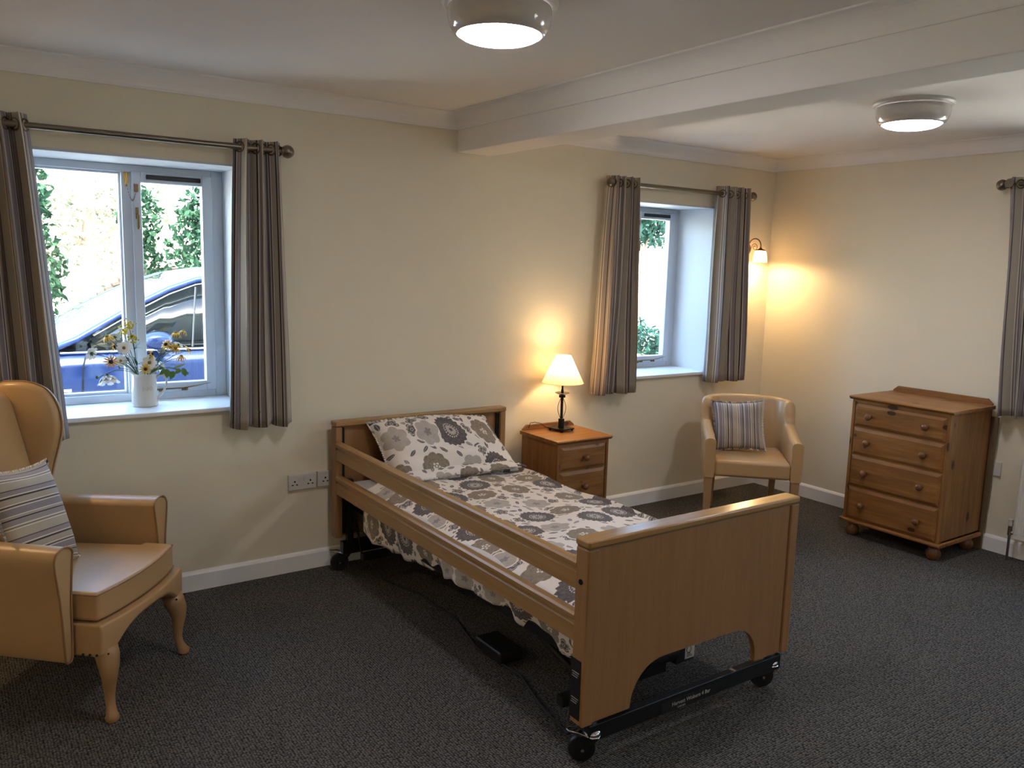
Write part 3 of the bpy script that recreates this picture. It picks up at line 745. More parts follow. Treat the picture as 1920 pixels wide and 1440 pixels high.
mb = B(); mb.box(1.672, 2.655, YA + .004, YA + .036, .078, .138); mb.box(1.682, 1.71, YA + .036, YA + .064, .10, .34); mb.box(2.618, 2.645, YA + .036, YA + .064, .10, .34)
bar = mb.build('foot_cross_bar', M['dark_metal'], bed, bevel=.003)
mb = B(); mb.box(2.0, 2.282, YA + .0025, YA + .0045, .080, .121); plate = mb.build('name_plate', M['black'], bar)
def text_mesh(name, body, size, loc, rot, mat, parent, off=(0, 0, 0)):
    cu = bpy.data.curves.new(name, 'FONT'); cu.body = body; cu.size = size; cu.align_x = 'CENTER'; cu.align_y = 'CENTER'; cu.extrude = .0003
    tmp = bpy.data.objects.new(name, cu); COL.objects.link(tmp)
    me = bpy.data.meshes.new_from_object(tmp.evaluated_get(bpy.context.evaluated_depsgraph_get())); bpy.data.objects.remove(tmp); 
    me.materials.clear(); me.materials.append(mat)
    o = bpy.data.objects.new(name, me); COL.objects.link(o); o.parent = parent
    o.location = Vector(loc) - Vector(off); o.rotation_euler = rot; return o
M['print'] = plain('white_print', '#b8b4ac', .5)
text_mesh('lettering', 'Harvest Woburn 4 Bar', .021, (2.150, YA + .0018, .104), (PI / 2, 0, 0), M['print'], plate, OFF)
text_mesh('lettering', 'CARE BED', .009, (2.10, YA + .0018, .087), (PI / 2, 0, 0), M['print'], plate, OFF)
for z, ln in ((.325, 3), (.235, 3)):
    mb = B()
    for k in range(ln): mb.box(XA - .0032, XA - .0026, YA + .022 + .004 * k, YA + .058 - .003 * (k % 2), z - k * .008, z - k * .008 + .0022)
    mb.build('lettering', M['print'], lab)
mb = B(); mb.cyl((2.05, 2.06, .215), (2.20, 2.06, .215), .045, n=24); mb.box(2.185, 2.285, 2.02, 2.10, .165, .29); mb.cyl((2.20, 2.10, .20), (2.20, 2.5, .25), .022, n=14)
mot = mb.build('lift_motor', M['black'], bed, bevel=.006)
M['label_paper'] = plain('printed_label', '#b9b6ae', .5)
mb = B(); mb.box(2.232, 2.281, 2.0185, 2.0198, .178, .243); mb.build('rating_label', M['label_paper'], mot)
mb = B(); mb.tube([(2.25 + .012 * math.cos(a), 2.0178, .215 + .014 * math.sin(a)) for a in [PI * 2 * i / 12 for i in range(12)]], .0012, 5, closed=True)
for k in range(3): mb.box(2.240, 2.240 + .03 - .006 * k, 2.0175, 2.0184, .186 + .006 * k, .188 + .006 * k)
mb.build('label_print', M['stud'], mot)
# castors
def castor(x, y, ang, pedal):
    c = Matrix.Rotation(ang, 3, 'Z')
    def T(p): return Vector((x, y, 0)) + c @ Vector(p)
    mb = B(); 
    q = c @ Matrix.Rotation(PI / 2, 3, 'X')
    mb.lathe([(0, -.013), (.030, -.013), (.045, -.011), (.048, -.004), (.048, .004), (.045, .011), (.030, .013), (0, .013)], c=T((-.032, 0, .048)), rot=q, n=32, close=False)
    w = mb.build('castor_wheel', M['black'], bed, smooth=True, angle=40)
    mb = B(); 
    pl = [(-.048, .040), (-.016, .040), (.020, .085), (.020, .098), (-.040, .098), (-.052, .075)]
    for yy in (-.020, .016):
        vs = [T((a, yy, b)) for a, b in pl] + [T((a, yy + .003, b)) for a, b in pl]; n = len(pl)
        mb.add(vs, [tuple(range(n - 1, -1, -1)), tuple(range(n, 2 * n))] + [(i, (i + 1) % n, n + (i + 1) % n, n + i) for i in range(n)])
    mb.build('fork', M['dark_metal'], w)
    mb = B(); mb.cyl(T((-.032, -.024, .048)), T((-.032, .024, .048)), .006, n=12); mb.build('axle', M['chrome'], w, smooth=True, angle=40)
    mb = B(); mb.lathe([(.020, .092), (.030, .096), (.031, .106), (.026, .112), (.020, .114)], c=T((0, 0, 0)), n=28, close=False)
    mb.cyl(T((0, 0, .095)), T((0, 0, .15)), .018, n=16); mb.build('swivel_ring', M['chrome'], w, smooth=True, angle=50)
    if pedal:
        mb = B(); mb.tube([T(p) for p in ((.030, 0, .094), (.020, -.024, .093), (-.004, -.030, .095), (-.045, -.018, .108), (-.080, -.010, .112), (-.084, .002, .112), (-.080, .012, .112), (-.045, .018, .108), (-.004, .030, .095), (.020, .024, .093))], .0035, 8, closed=True)
        mb.build('brake_pedal', M['chrome'], w, smooth=True)
castor(1.700, 1.925, math.radians(-32), True); castor(2.625, 1.93, math.radians(-28), True); castor(1.69, 3.935, math.radians(-15), True); castor(2.62, 3.955, 0, False)
mb = B(); mb.tube([(1.73, 3.90, .30), (1.74, 3.85, .12), (1.79, 3.70, .012), (1.86, 3.45, .008), (1.87, 3.1, .008), (1.80, 2.8, .008), (1.82, 2.5, .008), (1.74, 2.25, .02), (1.70, 2.05, .03), (1.72, 1.99, .09)], .005, 7)
mb.build('mains_cable', M['cable'], bed, smooth=True)
mb = B(); mb.box(1.80, 1.92, 2.62, 2.82, .0, .055); mb.build('control_box', M['black'], bed, bevel=.012)

# mattress, duvet, pillows
mt = thing('mattress', 'mattress in a white fitted sheet on the care bed, mostly under the duvet', 'mattress', (2.165, 2.96, .36))
mb = MB((2.165, 2.96, .36)); mb.box(1.70, 2.64, 2.00, 3.925, .36, .485); mb.build('sheet_cover', M['sheet'], mt, bevel=.03, seg=4)
def hem_z(y):
    pts = [(1.98, .285), (2.27, .295), (2.5, .33), (2.84, .318), (3.1, .275), (3.4, .245), (3.65, .245), (3.78, .30), (3.86, .36)]
    for (a, za), (b, zb) in zip(pts, pts[1:]):
        if y <= b: return za + (zb - za) * max(0, (y - a)) / (b - a)
    return pts[-1][1]
def duvet(u, v):
    """u across (0 far side hem, 1 near side hem), v from foot to head"""
    q_ = max(0, (u - .62) / .38); y = 2.005 + v * (1.81 - .10 * min(1, q_ * 2))
    y += .03 * math.sin(u * 7) * (v > .9) * 0
    top = .507 + .012 * math.sin(y * 5.1 + u * 3) * math.sin(u * PI) + .006 * math.sin(y * 11 + u * 9) + .004 * math.sin(u * 23 + y * 7)
    top += .010 * math.exp(-((v - 1) / .03) ** 2)
    xf, xn = 2.672, 1.690
    # path: far hang -> top -> near hang
    a = .10; b = .80
    if u < a:
        q = u / a; z = .40 + (top - .40) * math.sin(q * PI / 2); x = xf - .055 * (1 - math.cos(q * PI / 2))
    elif u < b:
        q = (u - a) / (b - a); x = xf - .055 - (xf - .055 - xn - .06) * q; z = top + .016 * math.sin(PI * q) ** .6 - .016
        z += .012 * math.exp(-((q - .93) / .06) ** 2)
    else:
        q = (u - b) / (1 - b); h = hem_z(y) + .006 * math.sin(y * 34)
        if q < .25:
            s = q / .25; x = xn + .06 - .06 * math.sin(s * PI / 2); z = top - .016 - .05 * (1 - math.cos(s * PI / 2))
        else:
            s = (q - .25) / .75; z0 = top - .066; z = z0 + (h - z0) * s
            x = xn + .022 * s * s * (1 + math.sin(y * 6 + 1)) + .011 * s * math.sin(y * 21 + 2 * math.sin(y * 5)) + .007 * s * math.sin(y * 47)
    return (x, y, z)
dv = thing('duvet', 'floral grey and taupe duvet spread over the bed, hanging below the rails', 'duvet', (2.165, 2.92, .50))
def duv_uv(u, v):
    d = u * 1.36 if u < .8 else .8 * 1.36 + (u - .8) * 1.36
    return (d * .93, v * 1.82)
mb = MB((2.165, 2.92, .50)); mb.grid(duvet, 84, 110, duv_uv); mb.build('duvet_cover', M['floral'], dv, smooth=True, solid=.022, offs=-1)
def pillow(name, label, cat, c, size, thick, rot, mat, uvs=(1, 1), uvo=(0, 0), pinch=.05, sag=0.0, skew=0.0, bow=0.0, puff=.55, rough=0.0, group=None, pipe=False, n=26, uvrot=False, seam=True):
    """rot = 3x3; local x width, y height, z thickness"""
    t = thing(name, label, cat, c, 0, group); t.rotation_euler = rot.to_euler()
    W, H = size; rs = random.Random(int(c[0] * 1000)); k1, k2 = rs.random() * 6, rs.random() * 6
    def side(sg):
        def f(u, v):
            a, b = 2 * u - 1, 2 * v - 1
            e = (1 - abs(a) ** 2.6) * (1 - abs(b) ** 2.6); h = thick / 2 * max(e, 0) ** puff
            x = a * W / 2 * (1 - pinch * (1 - abs(a)) * 0 - pinch * (1 - b * b) * a * a * 1.0)
            y = b * H / 2 * (1 - pinch * (1 - a * a) * b * b)
            wr = rough * (math.sin(a * 5 + k1 + b * 3) * math.sin(b * 6 + k2)) * e
            z = sg * (h + wr) - sag * (a * a); x -= skew * b * (1 + .5 * a); y += bow * (1 - a * a) * max(0, b)
            return (x, y, z)
        return f
    mb = MB()
    for sg in (1, -1):
        mb.grid(side(sg), n, n, lambda u, v: ((uvo[0] + (v if uvrot else u) * (H if uvrot else W) * uvs[0]), uvo[1] + (u if uvrot else v) * (W if uvrot else H) * uvs[1]))
    mb.build('pillow_case' if 'pillow' in name else 'cushion_cover', mat, t, smooth=True)
    if seam:
        sm = MB(); N = 120; k0 = side(0)
        for i in range(N):
            q = i / N * 4; j = int(q); r = q - j
            u, v = [(r, 0), (1, r), (1 - r, 1), (0, 1 - r)][j]
            q2 = ((i + .8) / N) * 4; j2 = min(3, int(q2)); r2 = min(1.0, q2 - j2)
            u2, v2 = [(r2, 0), (1, r2), (1 - r2, 1), (0, 1 - r2)][j2]
            p = Vector(side(1)(u, v)); p2 = Vector(side(1)(u2, v2)); o = Vector((p.x / (W / 2), p.y / (H / 2), 0)) * .012
            w = .004 * math.sin(i * 1.9)
            ub = uvo[0] + (v if uvrot else u) * (H if uvrot else W) * uvs[0]; vb = uvo[1] + (u if uvrot else v) * (W if uvrot else H) * uvs[1]
            sm.add([p, p2, p2 + o + Vector((0, 0, w)), p + o + Vector((0, 0, -w))], [(0, 1, 2, 3)], [(ub, vb)] * 4)
        sm.build('seam_flange', mat, t, smooth=True, solid=.002)
    return t
def frame3(xa, ya):
    xa = Vector(xa).normalized(); ya = Vector(ya); ya = (ya - xa * ya.dot(xa)).normalized(); za = xa.cross(ya)
    return Matrix((xa, ya, za)).transposed()
pillow('pillow', 'upper floral pillow leaning on the headboard', 'pillow', (2.20, 3.79, .628), (.755, .36), .22, frame3((1, -.02, -.03), (0, .62, .80)), M['floral'], uvo=(.37, .12), pinch=.06, rough=.016, skew=.045, bow=.03, puff=.42, group=None)
pillow('pillow', 'lower floral pillow lying flat under the leaning one', 'pillow', (2.19, 3.77, .545), (.80, .36), .09, frame3((1, 0, 0), (0, 1, .05)), M['floral'], uvo=(.9, .6), pinch=.05, rough=.008)

# ------------------------------------------------------------------ wing armchair
def rounded_box(mb, x0, x1, y0, y1, z0, z1, **k): mb.box(x0, x1, y0, y1, z0, z1)
wc = thing('wing_armchair', 'tan leatherette wing armchair with cabriole legs at the left picture edge', 'armchair', (.581, 3.205, 0), math.atan2(-.643, .765))
L_ = M['leather']
# seat base with bowed front and arched apron; local x forward, y to the chair's left
def base_front(s):   # s -1..1 across
    return -.015 + .035 * (1 - s * s)
n = 20; mb = MB(); vs = []; fs = []
rows = []
for i in range(n + 1):
    s = -1 + 2 * i / n; y = s * .285; xf = base_front(s); zb = .245 + .075 * max(0, 1 - (abs(s) / .78) ** 3) if abs(s) < .78 else .245
    rows.append([(xf, y, .362), (xf + .004, y, .34), (xf + .002, y, zb + .01), (xf - .01, y, zb), (-.62, y * .86, .245), (-.62, y * .86, .362)])
m = 6
for r in rows: vs += r
for i in range(n):
    for j in range(m): fs.append((i * m + j, i * m + (j + 1) % m, (i + 1) * m + (j + 1) % m, (i + 1) * m + j))
fs.append(tuple(range(m))); fs.append(tuple(n * m + j for j in range(m - 1, -1, -1)))
mb.add(vs, fs); mb.build('seat_rail', L_, wc, bevel=.008, seg=3)
# seat cushion (T shaped)
mb = MB(); pl = []
for i in range(13):
    s = -1 + 2 * i / 12; pl.append((-.035 + .03 * (1 - s * s), s * .262))
pl += [(-.15, .262), (-.16, .235), (-.58, .20), (-.58, -.20), (-.16, -.235), (-.15, -.262)]
mb.prism(pl, 'z', .366, .470); cu = mb.build('seat_cushion', L_, wc, bevel=.028, seg=5)
pp = [(x * 1.0 + (.004 if x > -.1 else -.002), y * 1.015) for x, y in pl]
for z in (.462, .374):
    mb = MB(); mb.tube([(x - (.006), y * .985, z) for x, y in pp], .0035, 6, closed=True); mb.build('cushion_piping', M['leather_pipe'], cu, smooth=True)
# arms
def arm(s):
    # front-view outline: narrow foot, swelling to a rounded top; lofted backwards
    def prof(x):
        k = 1.0; cx = .315 + 0.0 * x
        top = .648 - .012 * (-x - .12) ; w = .052
        out = []
        for zz, l, r in ((.238, .010, .012), (.25, .018, .020), (.32, .022, .024), (.40, .026, .025), (.47, .032, .028), (.53, .042, .034), (.58, .050, .042), (.61, .052, .046)):
            out.append((l, zz, r))
        P = [(-l, z) for l, z, r in out] + [(-.050 * math.cos(a), .61 + (top - .61) * math.sin(a)) for a in [PI * i / 10 for i in range(1, 10)]] + [(r, z) for l, z, r in reversed(out)]
        return P, cx
    nx = 10; vs = []; fs = []; m = None
    for i in range(nx + 1):
        x = -.115 - (.62 - .115) * i / nx; P, cx = prof(x); m = len(P); cxx = cx - .035 * i / nx
        for a, z in P: vs.append((x, s * (cxx - a * 1.0), z) if i > 0 or True else 0)
    for i in range(nx):
        for j in range(m): fs.append((i * m + j, i * m + (j + 1) % m, (i + 1) * m + (j + 1) % m, (i + 1) * m + j))
    fs.append(tuple(range(m - 1, -1, -1))); fs.append(tuple(nx * m + j for j in range(m)))
    mb = MB(); mb.add(vs, fs); a = mb.build('arm', L_, wc, bevel=.006, seg=3)
    P, cx = prof(-.115); mb = MB(); mb.tube([(-.113, s * (cx - q), z) for q, z in P], .004, 6, closed=True); mb.build('arm_piping', M['leather_pipe'], a, smooth=True)
arm(1); arm(-1)
# back slab, leaning
def back_fn(sg):
    def f(u, v):
        y = (u * 2 - 1) * .245; z = .40 + v * .70
        lean = -.50 - .17 * v
        th = .045 * (1 - abs(u * 2 - 1) ** 4) ** .5 * (1 - max(0, (v - .9) / .1) ** 2) ** .5 + .015
        zt = z - (.035 * abs(u * 2 - 1) ** 2.5 * v)
        return (lean - .05 + sg * th, y, zt)
    return f
mb = MB(); mb.grid(back_fn(1), 20, 20); mb.grid(back_fn(-1), 20, 20)
fr = back_fn(1); bk = back_fn(-1)
for a, b in (((0, 0), (0, 1)), ((1, 0), (1, 1)), ((0, 0), (1, 0)), ((0, 1), (1, 1))):
    mb.grid(lambda u, v, a=a, b=b: [fr, bk][round(v)](a[0] + (b[0] - a[0]) * u, a[1] + (b[1] - a[1]) * u), 20, 1)
mb.build('backrest', L_, wc, smooth=True)
# wings
def wing(s):
    ol = [(-.60, .62), (-.47, .62), (-.455, .68), (-.43, .76), (-.395, .85), (-.375, .92), (-.380, .985), (-.405, 1.04), (-.45, 1.082), (-.52, 1.105), (-.60, 1.11), (-.70, 1.095), (-.74, 1.0), (-.70, .8), (-.64, .62)]
    # smooth outline
    ol = [(-.512 + (x + .375) * .72, z) for x, z in ol]
    P = [Vector(p) for p in ol]; Q = []
    for i in range(len(P)):
        a, b, c, d = P[i - 1], P[i], P[(i + 1) % len(P)], P[(i + 2) % len(P)]
        for t in (0, .33, .66):
            Q.append(.5 * ((2 * b) + (c - a) * t + (2 * a - 5 * b + 4 * c - d) * t * t + (-a + 3 * b - 3 * c + d) * t ** 3))
    th = .058; n = len(Q); vs = []; fs = []
    cx = sum(q.x for q in Q) / n; cz = sum(q.y for q in Q) / n
    ring = [(1.0, -th / 2 + .014), (1.0, th / 2 - .014), (.965, th / 2 - .003), (.90, th / 2 + .004), (.5, th / 2 + .012)]
    ring = [(.90, -th / 2), (.965, -th / 2 + .004)] + ring
    for k, off in ring:
        for q in Q:
            x = cx + (q.x - cx) * k; z = cz + (q.y - cz) * k
            fl = .03 * max(0, (x + .68) / .18)      # wings flare outwards to the front
            vs.append((x, s * (.262 + fl - off), z))
    for j in range(len(ring) - 1):
        for i in range(n): fs.append((j * n + i, j * n + (i + 1) % n, (j + 1) * n + (i + 1) % n, (j + 1) * n + i))
    fs.append(tuple(range(n - 1, -1, -1))); fs.append(tuple((len(ring) - 1) * n + i for i in range(n)))
    mb = MB(); mb.add(vs, fs); w = mb.build('wing', L_, wc, smooth=True)
    mb = MB(); mb.tube([(q.x + .003 * (1 if q.x > cx else -1), s * (.262 + .03 * max(0, (q.x + .68) / .18)), q.y + .002) for q in Q], .0035, 6, closed=True); mb.build('wing_piping', M['leather_pipe'], w, smooth=True)
wing(1); wing(-1)
# cabriole legs
for s in (-1, 1):
    mb = MB(); c45 = .7071
    path = [(.262, .038, -.035), (.235, .041, -.028), (.20, .036, -.014), (.16, .028, -.012), (.12, .0215, -.016), (.08, .0175, -.018), (.05, .0165, -.012), (.028, .019, -.002), (.014, .025, .004), (.004, .022, .003), (0, .018, .002)]
    mb.tube([(-.005 + d * c45, s * (.255 + d * c45), z) for z, r, d in path], [r for z, r, d in path], 16)
    mb.build('front_leg', M['legwood'], wc, smooth=True)
    mb = MB(); mb.tube([(-.60, s * .20, .26), (-.66, s * .21, 0)], [.024, .015], 12); mb.build('rear_leg', M['legwood'], wc, smooth=True)
for s in (-1, 1):
    for k, (x, y) in enumerate([(-.012, .262), (-.012, .235), (-.006, .205), (-.035, .287), (-.06, .287), (-.085, .287)]):
        mb = MB(); z = .256 if k > 0 else .252
        mb.sphere((x + .004 * (k < 3) + .004, s * y, z), .0045, 8, 6); mb.build('stud', M['stud'], wc)
fw = Vector((.765, -.643, 0)); lu = Vector((.643, .765, 0))
def chairpt(a, b, z): return (.581 + fw.x * a + lu.x * b, 3.205 + fw.y * a + lu.y * b, z)
pillow('striped_cushion', 'striped cushion leaning in the wing armchair at the left edge', 'cushion', chairpt(-.375, -.098, .665), (.345, .40), .13,
       frame3(Vector((lu.x, lu.y, -.10)), Vector((-fw.x * .38, -fw.y * .38, 1))), M['stripe_small'], uvs=(1, 1), pinch=.10, rough=.004, group='striped cushions on the chairs', uvrot=True, uvo=(.02, 0))

# ------------------------------------------------------------------ tub chair
tc = thing('tub_chair', 'tan tub armchair on square wooden legs in the far corner', 'armchair', (4.085, 3.24, 0), math.radians(225.8))
def tub_path(s):
    """s 0..1 round the shell from one arm front to the other -> (x, y, outward normal)"""
    yw, xb, r = .262, -.535, .095
    straight = -xb - r; arcl = PI / 2 * r; bk = 2 * (yw - r); tot = 2 * straight + 2 * arcl + bk; d = s * tot
    if d < straight: return (-d, -yw, (0, -1))
    d -= straight
    if d < arcl: a = d / r; return (-straight - r * math.sin(a), -yw + r * (1 - math.cos(a)), (-math.sin(a), -math.cos(a)))
    d -= arcl
    if d < bk: return (xb, -yw + r + d, (-1, 0))
    d -= bk
    if d < arcl: a = d / r; return (xb + r * (1 - math.cos(a)), yw - r + r * math.sin(a), (-math.cos(a), math.sin(a)))
    d -= arcl
    return (xb + r + d, yw, (0, 1))
def tub_h(s):
    d = min(s, 1 - s)
    if d < .262: return .592 + .050 * (d / .262) ** 1.6
    if d < .305: q = (d - .262) / .043; return .642 + .138 * q * q * (3 - 2 * q)
    return .780 + .016 * (1 - ((.5 - d) / .19) ** 2)
N = 144; vs = []; fs = []
for i in range(N + 1):
    s = i / N; x, y, nm = tub_path(s); H = tub_h(s); t = .034
    ln = .05 if .15 < s < .85 else .0
    k = math.sin(PI * min(1, max(0, (s - .12) / .76))) ** .5 * .055
    sec = [(t * .9, .345), (t, .40), (t, H - .02), (t * .75, H - .006), (t * .3, H), (-t * .3, H), (-t * .75, H - .006), (-t, H - .02), (-t, .40), (-t * .9, .345)]
    for o, z in sec:
        q = max(0, (z - .38)) / .4 * k
        vs.append((x + nm[0] * (o + q), y + nm[1] * (o + q * .2), z))
m = 10
for i in range(N):
    for j in range(m): fs.append((i * m + j, i * m + (j + 1) % m, (i + 1) * m + (j + 1) % m, (i + 1) * m + j))
fs.append(tuple(range(m - 1, -1, -1))); fs.append(tuple(N * m + j for j in range(m)))
mb = MB(); mb.add(vs, fs); mb.build('shell', L_, tc, smooth=True, angle=50)
mb = MB(); mb.box(-.50, .0, -.232, .232, .352, .458); mb.build('seat', L_, tc, bevel=.022, seg=4)
for sx, sy in ((0, -1), (0, 1), (1, -1), (1, 1)):
    mb = MB(); a, b = (.026, .018) if not sx else (.022, .016)
    x0 = -.032 if not sx else -.50; xb = -.028 if not sx else -.57; y0 = sy * (.262 if not sx else .20)
    vs = [(x0 - a, y0 - a, .35), (x0 + a, y0 - a, .35), (x0 + a, y0 + a, .35), (x0 - a, y0 + a, .35), (xb - b, y0 - b, 0), (xb + b, y0 - b, 0), (xb + b, y0 + b, 0), (xb - b, y0 + b, 0)]
    mb.add(vs, [(0, 1, 2, 3), (7, 6, 5, 4), (0, 4, 5, 1), (1, 5, 6, 2), (2, 6, 7, 3), (3, 7, 4, 0)]); mb.build('leg', M['legwood'], tc, bevel=.003)
tf = Vector((math.cos(math.radians(225.8)), math.sin(math.radians(225.8)), 0)); tl = Vector((-tf.y, tf.x, 0))
def tubpt(a, b, z): return (4.085 + tf.x * a + tl.x * b, 3.24 + tf.y * a + tl.y * b, z)
pillow('striped_cushion', 'striped cushion standing on the seat of the tub chair', 'cushion', tubpt(-.345, -.065, .620), (.325, .325), .12,
       frame3(Vector((tl.x, tl.y, .06)), Vector((-tf.x * .35, -tf.y * .35, 1))), M['stripe_small'], pinch=.09, rough=.004, group='striped cushions on the chairs', uvo=(.05, 0))

# ------------------------------------------------------------------ jug and flowers
JX, JY, JZ = .786, 4.235, ZS + .022
jg = thing('jug', 'cream glazed jug holding flowers on the window sill', 'jug', (JX, JY, JZ))
mb = MB(); mb.lathe([(0, .0), (.056, .0), (.060, .004), (.0595, .014), (.0585, .018), (.057, .08), (.055, .135), (.0555, .152), (.058, .158), (.055, .158), (.052, .14), (.053, .03), (0, .02)], n=44, close=False)
mb.build('body', M['ceramic'], jg, smooth=True, angle=60)
mb = MB(); mb.tube([(.052, -.005, .135), (.068, -.008, .148), (.088, -.010, .146), (.100, -.011, .125), (.098, -.011, .095), (.085, -.010, .068), (.070, -.008, .048), (.054, -.005, .035)], [.008, .007, .0065, .0065, .0065, .0065, .007, .008], 10, flat=.8)
mb.build('handle', M['ceramic'], jg, smooth=True)
mb = MB()
for k in range(3):
    a0 = -PI / 2 + .05 + (k - 1) * .32
    mb.tube([(.0575 * math.cos(a0 + .10 * math.cos(q)), .0575 * math.sin(a0 + .10 * math.cos(q)), .09 + .010 * math.sin(q)) for q in [2 * PI * i / 12 for i in range(12)]], .0012, 5, closed=True)
mb.build('embossed_motif', M['ceramic'], jg, smooth=True)
M['stem'] = plain('green_stem', '#46603a', .6, vary=.2)
M['leaf'] = plain('green_leaf', '#5f8a3c', .5, vary=.3)
M['leaf_dark'] = plain('dark_leaf', '#3e5a3c', .5, vary=.3)
M['leaf_pale'] = plain('pale_leaf', '#9fb58a', .5, vary=.2)
M['petal_white'] = plain('white_petal', '#f2f1ec', .6, vary=.04)
M['petal_yellow'] = plain('yellow_petal', '#e8b32a', .6, vary=.1)
M['petal_orange'] = plain('orange_petal', '#eaa21a', .6, vary=.1)
M['eye_dark'] = plain('dark_eye', '#23160e', .8)
M['eye_yellow'] = plain('ochre_eye', '#8f7426', .8)
M['goldenrod'] = plain('goldenrod', '#cdb338', .7, vary=.2)
def leafblade(mb, p, d, L, W, up=Vector((0, 0, 1)), bend=.3):
    d = Vector(d).normalized(); s = d.cross(up); 
    if s.length < .01: s = Vector((1, 0, 0))
    s.normalize(); n_ = s.cross(d).normalized(); vs = []; fs = []; N = 7
    for i in range(N + 1):
        t = i / N; w = W * math.sin(PI * t ** .8) * .5 + .0004; c = Vector(p) + d * (L * t) - n_ * (bend * L * t * t)
        vs += [c - s * w + n_ * w * .3, c, c + s * w + n_ * w * .3]
    for i in range(N):
        a = i * 3; fs += [(a, a + 3, a + 4, a + 1), (a + 1, a + 4, a + 5, a + 2)]
    mb.add(vs, fs)
def flower(kind, x, y, z, face, rad, label, droop=0.0, petals=8, pm='petal_white', eye='eye_yellow'):
    names = {'w': ('white_cosmos', 'flower'), 'y': ('yellow_coneflower', 'flower'), 'g': ('goldenrod_spray', 'flower'), 'b': ('flower_bud', 'flower bud'), 'l': ('leaf_sprig', 'leaf sprig'), 'n': ('leaf_sprig', 'leaf sprig')}
    nm, cat = names[kind]; t = thing(nm, label, cat, (JX, JY, JZ + .03), 0, 'flowers in the jug')
    o = (JX, JY, JZ + .03); h = Vector((x, y, z)); dirc = Vector((x - JX, y - JY, 0)); a = math.atan2(dirc.y, dirc.x)
    rim = Vector((JX + .030 * math.cos(a), JY + .030 * math.sin(a), JZ + .155)); foot = Vector((JX - .015 * math.cos(a), JY - .015 * math.sin(a), JZ + .04))
    F = Vector(face).normalized()
    hb = h - F * .006
    mid = (rim + hb) / 2 + Vector((0, 0, .035 if z > 1.1 else .055)) * (1 if dirc.length > .06 else .2)
    pts = []
    for i in range(11):
        q = i / 10
        if i < 3: pts.append(foot.lerp(rim, i / 3))
        else:
            q = (i - 3) / 7; pts.append((1 - q) ** 2 * rim + 2 * q * (1 - q) * mid + q * q * hb)
    mb = MB(o); mb.tube(pts, .0016 if kind != 'n' else .001, 6)
    st = mb.build('stem', M['stem'], t, smooth=True)
    rs = random.Random(int(x * 1e4 + z * 1e3))
    if kind in 'wy':
        lf = MB(o)
        for q in (5, 7):
            p = pts[q]; leafblade(lf, p, (rs.uniform(-1, 1), rs.uniform(-.6, .3), rs.uniform(.1, .9)), rs.uniform(.03, .05), .009)
        lf.build('leaves', M['leaf_dark'], t, smooth=True)
    Q = F.to_track_quat('Z', 'Y').to_matrix()
    if kind in 'wy':
        pt = MB(o)
        for k in range(petals):
            a = 2 * PI * k / petals + rs.uniform(-.08, .08); d0 = Q @ Vector((math.cos(a), math.sin(a), 0)); side = Q @ Vector((-math.sin(a), math.cos(a), 0))
            L = rad * rs.uniform(.88, 1.06); w = (2.6 * rad / petals) * ((3.4 if droop < 0 else 2.1) if kind == 'w' else .95); N = 6; vs = []; fs = []
            for i in range(N + 1):
                q = i / N; ww = w * (math.sin(PI * min(1, q * .82 + .12)) ** .7) * .5 if kind == 'w' else w * math.sin(PI * (q * .85 + .1)) * .5
                if q == 1 and kind == 'w': ww = w * .30
                c = h + d0 * (rad * .12 + L * q * .9) * (1 - .25 * droop * q) - F * (droop * L * q * q) + F * (.10 * L * math.sin(PI * q))
                vs += [c - side * ww - F * ww * .15, c + F * ww * .1, c + side * ww - F * ww * .15]
            for i in range(N):
                b = i * 3; fs += [(b, b + 3, b + 4, b + 1), (b + 1, b + 4, b + 5, b + 2)]
            pt.add(vs, fs)
        pt.build('petals', M[pm], t, smooth=True)
        ey = MB(o); r = rad * (.22 if kind == 'w' else .28)
        ey.lathe([(0, -.002), (r * .8, -.002), (r, .003), (r * .75, r * .7), (r * .3, r * 1.0), (0, r * 1.02)], c=h, rot=Q, n=14, close=False); ey.build('flower_eye', M[eye], t, smooth=True)
        sp = MB(o); sp.lathe([(0, -.012), (.004, -.011), (.007, -.004), (.006, .0)], c=h, rot=Q, n=10, close=False)
        for k in range(6):
            a = k * PI / 3; leafblade(sp, h - F * .006, Q @ Vector((math.cos(a), math.sin(a), -.1)), rad * .42, .006, up=F, bend=.1)
        sp.build('sepals', M['leaf_dark'], t, smooth=True)
    elif kind == 'g':
        pt = MB(o)
        for k in range(34):
            v = Vector((rs.gauss(0, .011), rs.gauss(0, .011), rs.gauss(0, .013))); pt.sphere(h + v, rs.uniform(.0035, .006), 7, 5)
        pt.build('florets', M['goldenrod'], t, smooth=True)
        lf = MB(o)
        for q in (4, 6, 8): leafblade(lf, pts[q], (rs.uniform(-1, 1), rs.uniform(-1, .2), .5), .05, .013)
        lf.build('leaves', M['leaf_dark'], t, smooth=True)
    elif kind == 'b':
        pt = MB(o); pt.sphere(h, .0075, 12, 8, (1, 1, 1.15)); pt.build('bud', M['eye_dark' if rad < .01 else 'leaf_dark'], t, smooth=True)
    elif kind == 'l':
        lf = MB(o); leafblade(lf, h + Vector((0, 0, .014)), (rs.uniform(-.5, .5), -.3, -1), .046, .028, up=Vector((0, -1, .3)), bend=.1); leafblade(lf, h + Vector((-.008, 0, .01)), (-.8, -.3, -.6), .035, .022, up=Vector((0, -1, .3)))
        lf.build('leaves', M['leaf'], t, smooth=True)
    elif kind == 'n':
